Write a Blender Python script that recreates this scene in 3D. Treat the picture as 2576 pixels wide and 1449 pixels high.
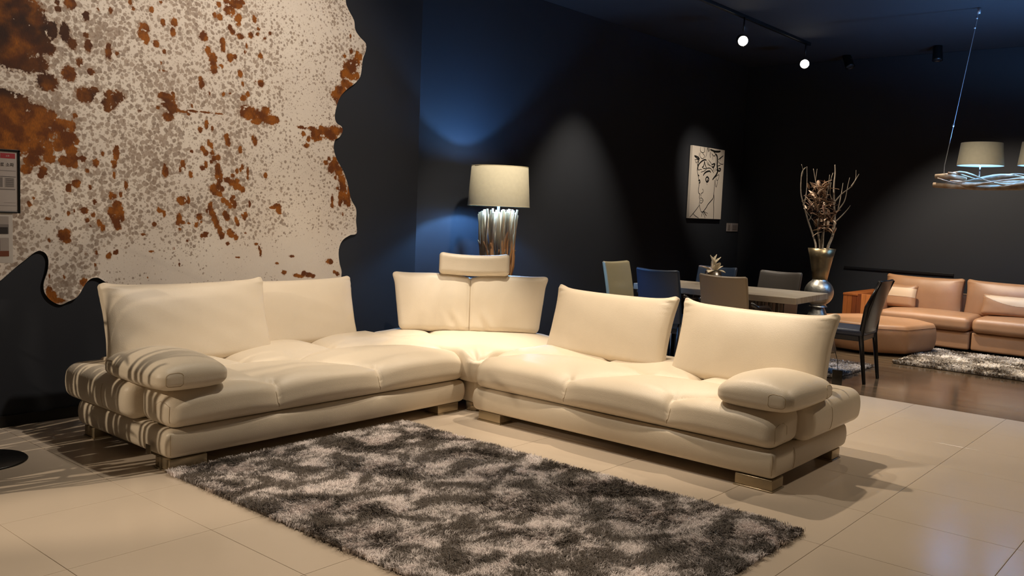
import bpy, bmesh, math, random
import numpy as np
from mathutils import Vector, Matrix, Euler
random.seed(7); rng = np.random.default_rng(7)
S = bpy.context.scene
for o in list(bpy.data.objects): bpy.data.objects.remove(o)
COL = S.collection

# ------------------------------------------------------------ camera
F_PX, PITCH, ROLL, YAW, EYE = 2240.4, 0.0890, 0.04014, 0.70244, 1.42
fwd = Vector((math.cos(YAW)*math.cos(PITCH), math.sin(YAW)*math.cos(PITCH), -math.sin(PITCH)))
rt0 = Vector((math.sin(YAW), -math.cos(YAW), 0)); up0 = rt0.cross(fwd)
rt = math.cos(ROLL)*rt0 + math.sin(ROLL)*up0
up = -math.sin(ROLL)*rt0 + math.cos(ROLL)*up0
cam = bpy.data.cameras.new('camera'); camo = bpy.data.objects.new('camera', cam); COL.objects.link(camo)
m = Matrix((rt, up, -fwd)).transposed().to_4x4(); m.translation = (0, 0, EYE); camo.matrix_world = m
cam.sensor_width = 36; cam.sensor_fit = 'HORIZONTAL'; cam.lens = 36*F_PX/2576; cam.clip_start = .05; cam.clip_end = 60
S.camera = camo

# ------------------------------------------------------------ world, exposure, lamps
S.view_settings.view_transform = 'Standard'; S.view_settings.look = 'None'
S.view_settings.exposure = 0.35; S.view_settings.gamma = 1.0; S.view_settings.use_curve_mapping = False
W = bpy.data.worlds.new('world'); S.world = W; W.use_nodes = True
W.node_tree.nodes['Background'].inputs[0].default_value = (1.0, .80, .60, 1)
W.node_tree.nodes['Background'].inputs[1].default_value = 0.02
WARM = (1.0, .81, .60); NEUT = (1.0, .87, .70); COOL = (.17, .45, 1.0)
def spot(name, loc, target, watts, cone, color=WARM, blend=.6, radius=.045):
    l = bpy.data.lights.new(name, 'SPOT'); l.energy = watts; l.spot_size = math.radians(cone); l.spot_blend = blend
    l.color = color; l.shadow_soft_size = radius
    o = bpy.data.objects.new(name, l); COL.objects.link(o); o.location = loc
    o.rotation_euler = (Vector(target)-Vector(loc)).to_track_quat('-Z', 'Y').to_euler(); return o
def bulb(name, loc, watts, color=COOL, radius=.03):
    l = bpy.data.lights.new(name, 'POINT'); l.energy = watts; l.color = color; l.shadow_soft_size = radius
    o = bpy.data.objects.new(name, l); COL.objects.link(o); o.location = loc; return o
spot('spotlight_corner', (5.0, 4.5, 3.3), (4.85, 4.55, .4), 330, 30, NEUT, .9)
spot('spotlight_right_sofa', (5.6, 3.3, 3.3), (5.0, 2.6, .2), 170, 92, WARM, .6, .03)
spot('spotlight_right_front', (3.95, 3.1, 3.35), (5.0, 2.95, .5), 185, 50)
spot('spotlight_left_sofa', (4.0, 4.0, 3.35), (4.0, 4.75, .4), 100, 62, WARM, .9)
spot('spotlight_hide', (3.4, 3.3, 3.40), (3.4, 5.65, 1.85), 165, 88, (1.0, .86, .72))
spot('spotlight_rug', (3.2, 3.5, 3.4), (3.2, 2.8, 0), 98, 96, NEUT)
spot('spotlight_front', (1.3, 2.2, 3.4), (1.35, 2.4, 0), 170, 62, WARM, .25)
spot('spotlight_aisle', (6.4, .9, 3.4), (6.2, 1.1, 0), 95, 110)
spot('spotlight_tan_sofa', (10.15, 3.1, 3.3), (11.4, 2.4, .4), 330, 88, NEUT)
spot('spotlight_wood', (8.2, 2.3, 3.3), (8.4, 2.4, .0), 120, 118, NEUT, .8)
spot('spotlight_dining', (7.2, 4.5, 3.3), (7.6, 3.9, .8), 130, 64, NEUT)
spot('spotlight_vase', (8.95, 4.48, 3.25), (9.65, 3.72, 1.4), 210, 45, NEUT)
spot('spotlight_far', (10.62, 4.49, 3.25), (9.4, 3.2, .4), 110, 60, NEUT)
spot('spotlight_painting', (9.6, 4.48, 3.3), (10.95, 5.93, 1.85), 160, 36, NEUT, 1.0)
spot('spotlight_wall', (8.0, 5.05, 3.45), (8.05, 5.80, 0), 190, 64, NEUT, .8)
spot('spotlight_lamp', (5.6, 4.5, 3.3), (6.3, 5.55, 1.2), 160, 50, (1.0, .86, .68), .8)
spot('spotlight_left', (-1.4, 4.9, 2.75), (2.2, 4.95, .1), 265, 44, WARM, .4, .018)
bulb('floor_lamp_bulb', (6.2, 5.45, 1.575), 72)
for y in (2.27, 1.72, 1.18): bulb('pendant_bulb', (9.8, y, 2.175), 45, COOL, .025)

# ------------------------------------------------------------ materials
def lin(c): return tuple((x/255/12.92 if x/255 <= .04045 else ((x/255+.055)/1.055)**2.4) for x in c)
MATS = {}
def mat(name, rgb, rough=.5, metal=0, bump=0, bscale=200, var=0, vscale=6, rgb2=None, emit=None, estr=0, coat=0, sheen=0, stretch=None, sub=0, trans=0, spec=.5):
    if name in MATS: return MATS[name]
    M = bpy.data.materials.new(name); M.use_nodes = True; nt = M.node_tree; N = nt.nodes; L = nt.links; b = N['Principled BSDF']
    c = lin(rgb); b.inputs['Base Color'].default_value = (*c, 1); b.inputs['Roughness'].default_value = rough; b.inputs['Metallic'].default_value = metal
    b.inputs['Coat Weight'].default_value = coat; b.inputs['Sheen Weight'].default_value = sheen; b.inputs['Specular IOR Level'].default_value = spec
    b.inputs['Transmission Weight'].default_value = trans
    geo = N.new('ShaderNodeNewGeometry'); pos = geo.outputs['Position']
    if stretch:
        mp = N.new('ShaderNodeMapping'); mp.inputs['Scale'].default_value = stretch; L.new(pos, mp.inputs[0]); pos = mp.outputs[0]
    if var:
        n = N.new('ShaderNodeTexNoise'); n.inputs['Scale'].default_value = vscale; n.inputs['Detail'].default_value = 5; L.new(pos, n.inputs['Vector'])
        r = N.new('ShaderNodeValToRGB'); c2 = lin(rgb2) if rgb2 else tuple(x*(1-var) for x in c)
        r.color_ramp.elements[0].position = .35; r.color_ramp.elements[1].position = .65
        r.color_ramp.elements[0].color = (*c2, 1); r.color_ramp.elements[1].color = (*c, 1)
        L.new(n.outputs[0], r.inputs[0]); L.new(r.outputs[0], b.inputs['Base Color'])
    if bump:
        n = N.new('ShaderNodeTexNoise'); n.inputs['Scale'].default_value = bscale; n.inputs['Detail'].default_value = 3; L.new(pos, n.inputs['Vector'])
        bp = N.new('ShaderNodeBump'); bp.inputs['Strength'].default_value = bump; bp.inputs['Distance'].default_value = .004
        L.new(n.outputs[0], bp.inputs['Height']); L.new(bp.outputs[0], b.inputs['Normal'])
    if emit:
        b.inputs['Emission Color'].default_value = (*lin(emit), 1); b.inputs['Emission Strength'].default_value = estr
    MATS[name] = M; return M
LEATHER = mat('cream_leather', (224, 211, 190), .40, bump=.25, bscale=260, var=.05, vscale=3, spec=.4)
SEAM = mat('cream_seam', (178, 158, 126), .6)
FOOT = mat('brushed_foot', (176, 160, 132), .25, metal=.7)
TILE = mat('porcelain_tile', (206, 191, 173), .19, bump=.03, bscale=40, var=.07, vscale=1.3, spec=.18)
GROUT = mat('grout', (148, 132, 110), .8)
WOODF = mat('wood_floor', (112, 93, 72), .14, var=.3, vscale=1.6, stretch=(9, .6, 1), rgb2=(82, 68, 53))
WALL = mat('navy_black_paint', (32, 36, 44), .75, bump=.1, bscale=30, var=.1, vscale=1.5)
WALLB = mat('black_paint', (24, 26, 32), .75, bump=.1, bscale=30)
CEIL = mat('ceiling_paint', (30, 31, 36), .85)
BLACK = mat('black_metal', (14, 14, 15), .35)
CHROME = mat('chrome', (200, 200, 205), .15, metal=1)
PAPER = mat('white_paper', (205, 200, 195), .7)

# ------------------------------------------------------------ mesh helpers
def link(name, verts, faces, material, parent=None, smooth=True, loc=None):
    me = bpy.data.meshes.new(name); me.from_pydata([tuple(v) for v in verts], [], [tuple(int(i) for i in f) for f in faces]); me.update()
    if smooth: me.polygons.foreach_set('use_smooth', [True]*len(me.polygons))
    if material: me.materials.append(material)
    o = bpy.data.objects.new(name, me); COL.objects.link(o)
    if parent: o.parent = parent
    if loc: o.location = loc
    return o
def fixn(o):
    bm = bmesh.new(); bm.from_mesh(o.data); bmesh.ops.recalc_face_normals(bm, faces=bm.faces); bm.to_mesh(o.data); bm.free()
def empty(name, loc=(0, 0, 0), rz=0):
    o = bpy.data.objects.new(name, None); COL.objects.link(o); o.location = loc; o.rotation_euler = (0, 0, rz); o.empty_display_size = .1; return o
def tag(o, label=None, cat=None, group=None, kind=None):
    if label: o['label'] = label
    if cat: o['category'] = cat
    if group: o['group'] = group
    if kind: o['kind'] = kind
    return o
def axis_vals(a, r, n, k):
    """coordinates on a cube edge of half size a with rounding radius r, k steps in the rounding, n in the middle"""
    t = [r*math.tan(math.radians(45)*(i/k)) for i in range(k+1)]
    e = [a - r + v for v in t]
    mid = list(np.linspace(-(a-r), a-r, n+1))[1:-1]
    return np.array([-v for v in reversed(e)] + mid + e)
def rbox(sx, sy, sz, r, n=(6, 6, 2), k=3):
    """rounded box, returns verts (N,3), quads"""
    A = [axis_vals(s/2, min(r, s/2-1e-4), m, k) for s, m in zip((sx, sy, sz), n)]
    idx = {}; V = []; Fc = []
    def vid(i, j, l):
        key = (i, j, l)
        if key not in idx: idx[key] = len(V); V.append((A[0][i], A[1][j], A[2][l]))
        return idx[key]
    ni, nj, nl = (len(a)-1 for a in A)
    for i in range(ni):
        for j in range(nj):
            Fc.append((vid(i, j, nl), vid(i+1, j, nl), vid(i+1, j+1, nl), vid(i, j+1, nl)))
            Fc.append((vid(i, j, 0), vid(i, j+1, 0), vid(i+1, j+1, 0), vid(i+1, j, 0)))
    for i in range(ni):
        for l in range(nl):
            Fc.append((vid(i, 0, l), vid(i+1, 0, l), vid(i+1, 0, l+1), vid(i, 0, l+1)))
            Fc.append((vid(i, nj, l), vid(i, nj, l+1), vid(i+1, nj, l+1), vid(i+1, nj, l)))
    for j in range(nj):
        for l in range(nl):
            Fc.append((vid(0, j, l), vid(0, j, l+1), vid(0, j+1, l+1), vid(0, j+1, l)))
            Fc.append((vid(ni, j, l), vid(ni, j+1, l), vid(ni, j+1, l+1), vid(ni, j, l+1)))
    P = np.array(V); h = np.array([sx/2, sy/2, sz/2]); rr = np.minimum(r, h-1e-4)
    q = np.clip(P, -(h-rr), h-rr); d = P-q; nn = np.linalg.norm(d/rr, axis=1, keepdims=True); nn[nn == 0] = 1
    return q + d/nn, Fc
def box(x0, x1, y0, y1, z0, z1, r=.004):
    V, Fc = rbox(x1-x0, y1-y0, z1-z0, r, (1, 1, 1), 1); return V + np.array([(x0+x1)/2, (y0+y1)/2, (z0+z1)/2]), Fc
def merge(*L):
    V = []; Fc = []; n = 0
    for v, f in L:
        V.append(np.asarray(v, float)); Fc += [tuple(i+n for i in q) for q in f]; n += len(v)
    return np.vstack(V), Fc
def tube(pts, rad, seg=8, cap=True):
    pts = [Vector(p) for p in pts]; n = len(pts)
    rad = [rad]*n if not hasattr(rad, '__len__') else rad
    V = []; Fc = []; ref = None
    for i, p in enumerate(pts):
        t = (pts[min(i+1, n-1)]-pts[max(i-1, 0)]).normalized()
        if ref is None: ref = t.orthogonal().normalized()
        ref = (ref - t*ref.dot(t)).normalized(); bi = t.cross(ref)
        for s in range(seg):
            a = 2*math.pi*s/seg; V.append(p + (ref*math.cos(a)+bi*math.sin(a))*rad[i])
    for i in range(n-1):
        for s in range(seg):
            s2 = (s+1) % seg; Fc.append((i*seg+s, i*seg+s2, (i+1)*seg+s2, (i+1)*seg+s))
    if cap: Fc += [tuple(reversed(range(seg))), tuple(range((n-1)*seg, n*seg))]
    return np.array([tuple(v) for v in V]), Fc
def lathe(prof, seg=40, c=(0, 0)):
    V = []; Fc = []; n = len(prof)
    for r, z in prof:
        for s in range(seg):
            a = 2*math.pi*s/seg; V.append((c[0]+r*math.cos(a), c[1]+r*math.sin(a), z))
    for i in range(n-1):
        for s in range(seg):
            s2 = (s+1) % seg; Fc.append((i*seg+s, i*seg+s2, (i+1)*seg+s2, (i+1)*seg+s))
    return np.array(V), Fc
def crom(P, n=6, closed=False):
    P = [np.array(p, float) for p in P]; N = len(P); out = []
    rngi = range(N if closed else N-1)
    for i in rngi:
        g = lambda j: P[j % N] if closed else P[max(0, min(N-1, j))]
        p0, p1, p2, p3 = g(i-1), g(i), g(i+1), g(i+2)
        for t in np.linspace(0, 1, n, endpoint=False):
            out.append(.5*((2*p1)+(-p0+p2)*t+(2*p0-5*p1+4*p2-p3)*t*t+(-p0+3*p1-3*p2+p3)*t**3))
    if not closed: out.append(P[-1])
    return out
def segdist(X, Y, path):
    """distance of points to a polyline, in 2-D"""
    D = np.full(X.shape, 9.); 
    for (ax, ay), (bx, by) in zip(path[:-1], path[1:]):
        dx, dy = bx-ax, by-ay; L2 = dx*dx+dy*dy+1e-12
        t = np.clip(((X-ax)*dx+(Y-ay)*dy)/L2, 0, 1)
        D = np.minimum(D, np.hypot(X-ax-t*dx, Y-ay-t*dy))
    return D
def smooth_noise(P, sc, seed=0):
    r = np.random.default_rng(seed); out = np.zeros(len(P))
    for k in range(7):
        w = r.normal(size=3)*sc; ph = r.uniform(0, 6.28); out += np.sin(P@w+ph)
    return out/7

# ------------------------------------------------------------ room shell
X0, X1, Y0, YW, YB, H = -1.6, 12.1, -2.2, 5.65, 5.95, 3.58
def struct(name, geo, material, smooth=False):
    o = link(name, *geo, material, smooth=smooth); o['kind'] = 'structure'; return o
floor = struct('floor', box(X0, 7.43, Y0, 6.05, -.1, -.006), GROUT)
tm = None
for i in range(-5, 10):
    for j in range(-5, 8):
        x0 = 1.42+.6*i; y0 = 1.39+.65*j
        if x0 < X0-.01 or x0 > 7.4 or y0 < Y0-.01 or y0 > 5.9: continue
        if tm is None:
            g = box(.0011, .5989, .0011, .6489, -.012, 0, .0012); o = link('tile', *g, TILE, floor, smooth=False); tm = o.data
        else:
            o = bpy.data.objects.new('tile', tm); COL.objects.link(o); o.parent = floor
        o.location = (x0, y0, 0)
struct('wood_floor', box(7.425, X1+.1, Y0, 6.05, -.1, -.001), WOODF)
struct('wall_left', box(X0, 5.36, YW, 6.05, 0, H), WALL)
struct('wall_back', box(5.36, X1+.1, YB, 6.05, 0, H), WALL)
struct('wall_right', box(X1, X1+.1, Y0, YB, 0, H), WALLB)
struct('ceiling', box(X0, X1+.1, Y0, 6.05, H, H+.1), CEIL)
struct('trim_1', box(X1-.02, X1, 2.99, 4.36, .795, .825, .002), BLACK)   # dark rail on the right wall
struct('baseboard_left', box(X0, 5.36, YW-.012, YW, 0, .07, .002), BLACK)
# ------------------------------------------------------------ sofa units
ZB, ZC, ZT = .065, .218, .425
def place(mode):
    """unit coordinates (l along, d depth, z) -> world"""
    if mode == 'right': return lambda P: np.stack([4.33+P[:, 1], 1.85+P[:, 0], P[:, 2]], 1)
    return lambda P: np.stack([2.28+P[:, 0]*(2.205/2.14), 4.17+P[:, 1], P[:, 2]], 1)
LEN, DEP = 2.14, 1.08
SEAMS = [
 [(.65, -.5), (.65, .0), (.62, .045), (.55, .10), (.44, .16), (.34, .24)],
 [(1.38, -.5), (1.38, .0), (1.35, .045), (1.26, .12), (1.13, .24), (1.0, .38), (.8, .46), (.5, .5)],
 [(2.2, .1), (2.06, .22), (1.93, .41), (1.72, .55), (1.48, .60), (1.24, .56), (1.0, .38)],
 [(1.48, .60), (1.50, .85), (1.50, 1.1)],
 [(.75, .47), (.74, .75), (.74, 1.1)],
]
def seat_mesh():
    V, Fc = rbox(LEN, DEP, ZT-ZC, .075, (150, 74, 5), 6)
    V = V + np.array([LEN/2, DEP/2, (ZT+ZC)/2])
    l, d, z = V[:, 0].copy(), V[:, 1].copy(), V[:, 2].copy()
    t = (z-ZC)/(ZT-ZC)
    front = np.clip(1-d/.40, 0, 1)
    # sloping front roll
    V[:, 2] -= (.034+.03*np.clip(1-l/.45, 0, 1))*np.clip(1-d/.28, 0, 1)**1.3*t
    V[:, 1] += .03*t*front
    s = np.where(d < .09, d - (1-np.clip(t, 0, 1))*.15, d)   # unrolled depth coordinate
    D = np.full(len(V), 9.)
    for p in SEAMS:
        pp = crom(p, 6) if len(p) > 2 else p
        D = np.minimum(D, segdist(l, s, pp))
    edge = np.minimum(np.minimum(l, LEN-l), DEP-d)
    topw = np.clip(t*1.6, 0, 1)
    bul = 1-np.exp(-(np.minimum(D, np.maximum(edge, 0)+.05)/.13)**1.4)
    groove = np.exp(-(D/.012)**1.3)
    top = (t > .55)
    V[:, 2] += np.where(top, 1, t)*(.044*bul - .016*groove - .010*np.exp(-(D/.04)**2))
    fr = (1-np.clip(d/.12, 0, 1))*np.sin(np.pi*np.clip(t, 0, 1))**.7
    V[:, 1] -= fr*(.024*bul - .008*groove)
    V[:, 2] += .004*smooth_noise(V, 7, 3)*topw
    # outer end: recess the rear where the separate side block sits
    e = np.clip(1-l/.14, 0, 1)*np.clip((d-.27)/.04, 0, 1); V[:, 0] += .12*e
    # the inner front corner is pulled in
    c = np.exp(-(((l-LEN)/.10)**2+((d-0)/.10)**2)); V[:, 2] -= .02*c*t
    return V, Fc
def pillow(w, h, t, ears=.03, sag=.012, top_taper=.6, seed=0, n=(40, 5, 24), r=.045):
    """upright back cushion: X width, Z height (bottom at 0), front face towards -Y"""
    V, Fc = rbox(w, t, h, min(r, t/2-.005), n, 4)
    x, y, z = V[:, 0]/(w/2), V[:, 1]/(t/2), V[:, 2]/(h/2)
    prof = (1-np.abs(x)**6*.55)*(1-np.clip(z, 0, 1)**2.2*(1-top_taper))
    V[:, 1] *= prof
    V[:, 1] += np.sign(y)*.016*(1-x**2)*(1-z**2)*(np.abs(y) > .3)
    V[:, 0] += np.sign(x)*(-.014*(1-z**2)*np.abs(x)**4 + ears*.45*np.clip(z, 0, 1)**4*np.abs(x)**6)
    V[:, 2] += -sag*(1-x**2)*(z > 0)*np.abs(z)**3 + ears*np.abs(x)**10*np.clip(z, 0, 1)**3
    wr = smooth_noise(V*np.array([1, .2, 1.4]), 16, seed)
    V[:, 1] += .0035*wr*np.where(np.abs(y) > .4, 1, 0)
    # gathered pleats near the top corners
    q = np.exp(-((np.abs(x)-.93)**2/.006+(z-.8)**2/.03)); V[:, 1] += .006*q*np.sin(V[:, 2]*160)
    V[:, 2] += h/2
    return V, Fc
def xf(V, loc, rz=0, lean=0, roll=0):
    M = Matrix.Translation(loc) @ Matrix.Rotation(rz, 4, 'Z') @ Matrix.Rotation(roll, 4, 'Y') @ Matrix.Rotation(lean, 4, 'X')
    M = np.array(M); return V@M[:3, :3].T + M[:3, 3]
def add(name, geo, m, parent, smooth=True, fn=None):
    V, Fc = geo
    if fn is not None: V = fn(V)
    c = np.array(parent.location) if parent else np.zeros(3)
    p = parent
    while p is not None and p.parent is not None: p = p.parent; c = c+np.array(p.location)
    o = link(name, V-c, Fc, m, parent, smooth); fixn(o); return o
from mathutils.bvhtree import BVHTree
def snap(o, pts):
    bm = bmesh.new(); bm.from_mesh(o.data); t = BVHTree.FromBMesh(bm); bm.free()
    c = Vector((0, 0, 0)); p = o
    while p.parent is not None: p = p.parent; c = c+p.location
    out = []
    for q in pts:
        h, nrm, *_ = t.find_nearest(Vector(q)-c); out.append(tuple(h+c+nrm*.0004))
    return out
def stitched(o, pts, parent=None, rad=.0016):
    add('seam', tube(snap(o, pts), rad, 5), SEAM, parent or o)
def seam_strip(pts, normal, rad=.0028):
    return tube(pts, rad, 5)
def arm_cushion(l0, l1, d0, d1, z0, th):
    V, Fc = rbox(l1-l0, d1-d0, th, .052, (34, 40, 6), 5)
    x, y = V[:, 0]/((l1-l0)/2), V[:, 1]/((d1-d0)/2)
    V[:, 2] *= (1-.24*np.abs(x)**3-.16*np.abs(y)**4)
    V[:, 2] += .052*np.clip(1-x**2, 0, 1)**.8*np.clip(1-y**2, 0, 1)**.8*(V[:, 2] > 0)
    V[:, 0] -= .02*(1-y**2)*np.sign(x)*np.abs(x)**3*-1
    V[:, 2] += .004*smooth_noise(V, 13, 5)
    V += np.array([(l0+l1)/2, (d0+d1)/2, z0+th/2]); return V, Fc
def rrect(w, h, r, n=5):
    P = []
    for cx, cy, a0 in ((w/2-r, h/2-r, 0), (-w/2+r, h/2-r, 90), (-w/2+r, -h/2+r, 180), (w/2-r, -h/2+r, 270)):
        for i in range(n+1):
            a = math.radians(a0+90*i/n); P.append((cx+r*math.cos(a), cy+r*math.sin(a)))
    P.append(P[0]); return P

def sofa_unit(mode, label):
    f = place(mode)
    base_pt = (4.86, 2.9, 0) if mode == 'right' else (3.33, 4.7, 0)
    root = empty('sectional_sofa_unit', base_pt); tag(root, label, 'sofa', None)
    # base, bulged upholstered box
    V, Fc = rbox(LEN-.02, DEP-.06, ZC-ZB, .03, (20, 10, 4), 3)
    t = V[:, 2]/((ZC-ZB)/2)
    V[:, 0] += np.sign(V[:, 0])*.014*(1-t**2)*(np.abs(V[:, 0]) > LEN/2-.1); V[:, 1] += np.sign(V[:, 1])*.014*(1-t**2)*(np.abs(V[:, 1]) > .4)
    V += np.array([LEN/2, DEP/2-.01, (ZC+ZB)/2]); bs = add('base', (V, Fc), LEATHER, root, fn=f)
    seat = add('seat_cushion', seat_mesh(), LEATHER, root, fn=f)
    # stitched seams on the seat front
    F1 = lambda pts: [tuple(q) for q in f(np.array(pts, float))]
    for l in (.65, 1.38):
        stitched(seat, F1([(l, -.012, ZC+.02+.015*i) for i in range(9)]))
    stitched(seat, F1([(-.01, .012, ZC+.02+.014*i) for i in range(9)]+[(-.01, .05, ZC+.15), (-.01, .10, ZC+.15), (-.01, .135, ZC+.12), (-.01, .14, ZC+.08), (-.01, .135, ZC+.03)]))
    # side block at the outer end
    V, Fc = rbox(.46, DEP-.31, ZT-ZC, .052, (14, 30, 4), 5)
    x, y, t = V[:, 0]/.23, V[:, 1]/((DEP-.31)/2), V[:, 2]/.1
    V[:, 0] -= .022*(1-np.clip(t, -1, 1)**2)*(x < -.3); V[:, 2] += .018*(1-x**2)*(1-y**2)*(t > 0)
    V += np.array([.23-.045, .32+(DEP-.31)/2, (ZT+ZC)/2+.003]); sc_ = add('side_cushion', (V, Fc), LEATHER, root, fn=f)
    stitched(sc_, F1([(-.08, .60, ZC+.02+.015*i) for i in range(11)]+[(-.02, .60, ZT+.02), (.05, .60, ZT+.03)]))
    stitched(bs, F1([(.0, -.005, ZB+.01+.012*i) for i in range(13)])); stitched(bs, F1([(-.02, .26, ZB+.01+.012*i) for i in range(13)]))
    # feet
    for l0, l1, d0, d1 in ((.01, .22, .02, .16), (LEN-.24, LEN-.05, .03, .15), (.02, .12, DEP-.2, DEP-.08), (LEN-.2, LEN-.08, DEP-.2, DEP-.08)):
        V, Fc = rbox(l1-l0, d1-d0, ZB-.008, .004, (2, 2, 1), 2)
        V += np.array([(l0+l1)/2, (d0+d1)/2, (ZB+.008)/2]); ft = add('foot', (V, Fc), FOOT, root, fn=f)
        V, Fc = rbox(l1-l0+.012, d1-d0+.012, .008, .003, (2, 2, 1), 2); V += np.array([(l0+l1)/2, (d0+d1)/2, .004]); add('foot_plate', (V, Fc), FOOT, ft, fn=f)
    return root
rs = sofa_unit('right', 'cream leather sofa unit on the right, its end facing the open tiled floor')
ls = sofa_unit('left', 'cream leather sofa unit on the left, standing along the wall below the cowhide')
HPI = math.pi/2
LEAN = -.30
# back cushions: front faces towards -Y before rotation.  right unit faces -X (rz=-90)
def back(parent, w, h, t, loc, rz, lean, seed, **k):
    g = pillow(w, h, t, seed=seed, **k)
    o = add('back_cushion', g, LEATHER, parent, fn=lambda V: xf(V, loc, rz, lean)); return o
back(rs, .97, .475, .17, (5.045, 3.435, .405), -HPI, LEAN, 11, ears=.05)
back(rs, .99, .485, .18, (4.99, 2.36, .400), -HPI, LEAN, 12, ears=.05)
back(ls, 1.08, .50, .18, (2.895, 4.98, .40), 0, -.26, 13, ears=.03)
back(ls, 1.00, .47, .17, (3.80, 5.15, .40), 0, -.22, 14, ears=.02)
# small grey logo patch low on the outer end of the left unit
lp = add('logo_patch', box(2.245, 2.250, 4.295, 4.345, .085, .13, .001), mat('patch_grey', (120, 108, 88), .4, metal=.5), ls); lp['label'] = 'small square grey maker patch'
# hanging tag behind the right unit
tg = empty('swing_tag', (5.24, 1.885, .49)); tag(tg, 'small black swing tag hanging behind the right end of the cream sofa', 'tag')
add('card', box(5.238, 5.243, 1.855, 1.915, .455, .545, .002), BLACK, tg); add('string', tube([(5.24, 1.885, .545), (5.235, 1.888, .60), (5.215, 1.90, .66)], .002, 5), BLACK, tg)
# arm cushions
def armc(mode, label, l0, l1, d0, d1):
    f = place(mode); c = f(np.array([[(l0+l1)/2, (d0+d1)/2, .44]]))[0]
    root = empty('arm_cushion', tuple(c)); tag(root, label, 'cushion')
    bpy.context.view_layer.update(); add('cushion_body', arm_cushion(l0, l1, d0, d1, .414, .134), LEATHER, root, fn=f)
    body = root.children[0] if root.children else None
    F1 = lambda pts: [tuple(q) for q in f(np.array(pts, float))]
    P = rrect(.10, .105, .03)
    stitched(body, F1([(l0+.068+a, d0-.02, .483+b) for a, b in P]), root)
    stitched(body, F1([(l0-.02, d1-.085+a, .483+b) for a, b in P]), root)
    return root
armc('right', 'loose cream leather arm cushion lying on the right end of the right sofa', -.065, .355, .0, .60)
armc('left', 'loose cream leather arm cushion lying on the left end of the left sofa', -.05, .33, -.01, .62)

# ------------------------------------------------------------ corner unit
cr = empty('corner_sofa_unit', (4.95, 4.7, 0)); tag(cr, 'cream leather corner sofa unit with a headrest between the left and right sofas', 'sofa')
def radial(poly, z0, z1, rr, rings=26, bulge=.03, dens=.02, corner=.06):
    """upholstered slab over a polygon with rolled edge"""
    P = []
    n = len(poly)
    for i in range(n):
        a, b, c = np.array(poly[i-1], float), np.array(poly[i], float), np.array(poly[(i+1) % n], float)
        u = (a-b)/np.linalg.norm(a-b); v = (c-b)/np.linalg.norm(c-b)
        for t in np.linspace(0, 1, 6): P.append((1-t)**2*(b+u*corner)+2*t*(1-t)*b+t*t*(b+v*corner))
    Q = []
    for i in range(len(P)):
        a, b = P[i], P[(i+1) % len(P)]; k = max(1, int(np.linalg.norm(b-a)/dens))
        for j in range(k): Q.append(a+(b-a)*j/k)
    Q = np.array(Q); c = Q.mean(0); N = len(Q); nrm = np.roll(Q, -1, 0)-np.roll(Q, 1, 0); nrm = np.stack([nrm[:, 1], -nrm[:, 0]], 1); nrm /= np.linalg.norm(nrm, axis=1, keepdims=True)
    if ((Q-c)*nrm).sum() < 0: nrm = -nrm
    L = []; zz = []
    for a in np.linspace(-90, 90, 13):
        a = math.radians(a); L.append(Q+nrm*(rr*(math.cos(a)-1))); zz.append((z0+z1)/2+((z1-z0)/2)*math.sin(a))
    last = L[-1]
    V = [np.column_stack([q, np.full(N, z)]) for q, z in zip(L, zz)]
    for i in range(1, rings+1):
        s = 1-i/rings; q = c+(last-c)*s
        D_ = segdist(q[:, 0], q[:, 1], [tuple(a) for a in last]+[tuple(last[0])]); V.append(np.column_stack([q, z1+bulge*(1-np.exp(-(D_/.09)**1.5))]))
    R = len(V); V = np.vstack(V); Fc = []
    for i in range(R-1):
        for j in range(N): Fc.append((i*N+j, i*N+(j+1) % N, (i+1)*N+(j+1) % N, (i+1)*N+j))
    Fc.append(tuple(range(N)))
    return V, Fc
poly = [(4.42, 4.03), (5.50, 4.01), (5.66, 4.45), (4.98, 5.36), (4.50, 5.27)]
V, Fc = radial(poly, .215, .425, .045, bulge=.018, corner=.095)
arc = crom([(4.42, 4.45), (4.60, 4.75), (4.80, 5.02)], 8)
dd = segdist(V[:, 0], V[:, 1], [(4.44, 5.02), (4.62, 4.98), (4.80, 4.86), (4.9, 4.98), (5.0, 5.2)])
top = V[:, 2] > .38
V[:, 2] -= top*(.018*np.exp(-(dd/.02)**1.3)+.012*np.exp(-(dd/.07)**2))
dc = np.hypot(V[:, 0]-4.44, V[:, 1]-4.05); V[:, 2] -= top*.05*np.exp(-(dc/.09)**2); V[:, 2] += top*.012*np.exp(-((dc-.2)/.09)**2)
an = np.arctan2(V[:, 1]-4.0, V[:, 0]-4.44); V[:, 2] += top*.010*np.sin(an*9)*np.exp(-(dc/.16)**2)
V[:, 2] += top*.004*smooth_noise(V, 6, 8)
add('seat_cushion', (V, Fc), LEATHER, cr)
V, Fc = radial([(4.49, 4.09), (4.60, 4.01), (5.45, 4.01), (5.60, 4.42), (4.95, 5.30), (4.53, 5.2), (4.52, 4.3)], .065, .215, .012, rings=4, bulge=0, dens=.05, corner=.03)
add('base', (V, Fc), LEATHER, cr)
ft = add('foot', lathe([(0, 0), (.07, 0), (.07, .062), (0, .062)], 24, (4.58, 4.17)), FOOT, cr)
for x, y in ((5.35, 4.2), (4.75, 5.1)): add('foot', lathe([(0, 0), (.04, 0), (.04, .062), (0, .062)], 20, (x, y)), FOOT, cr)
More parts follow.
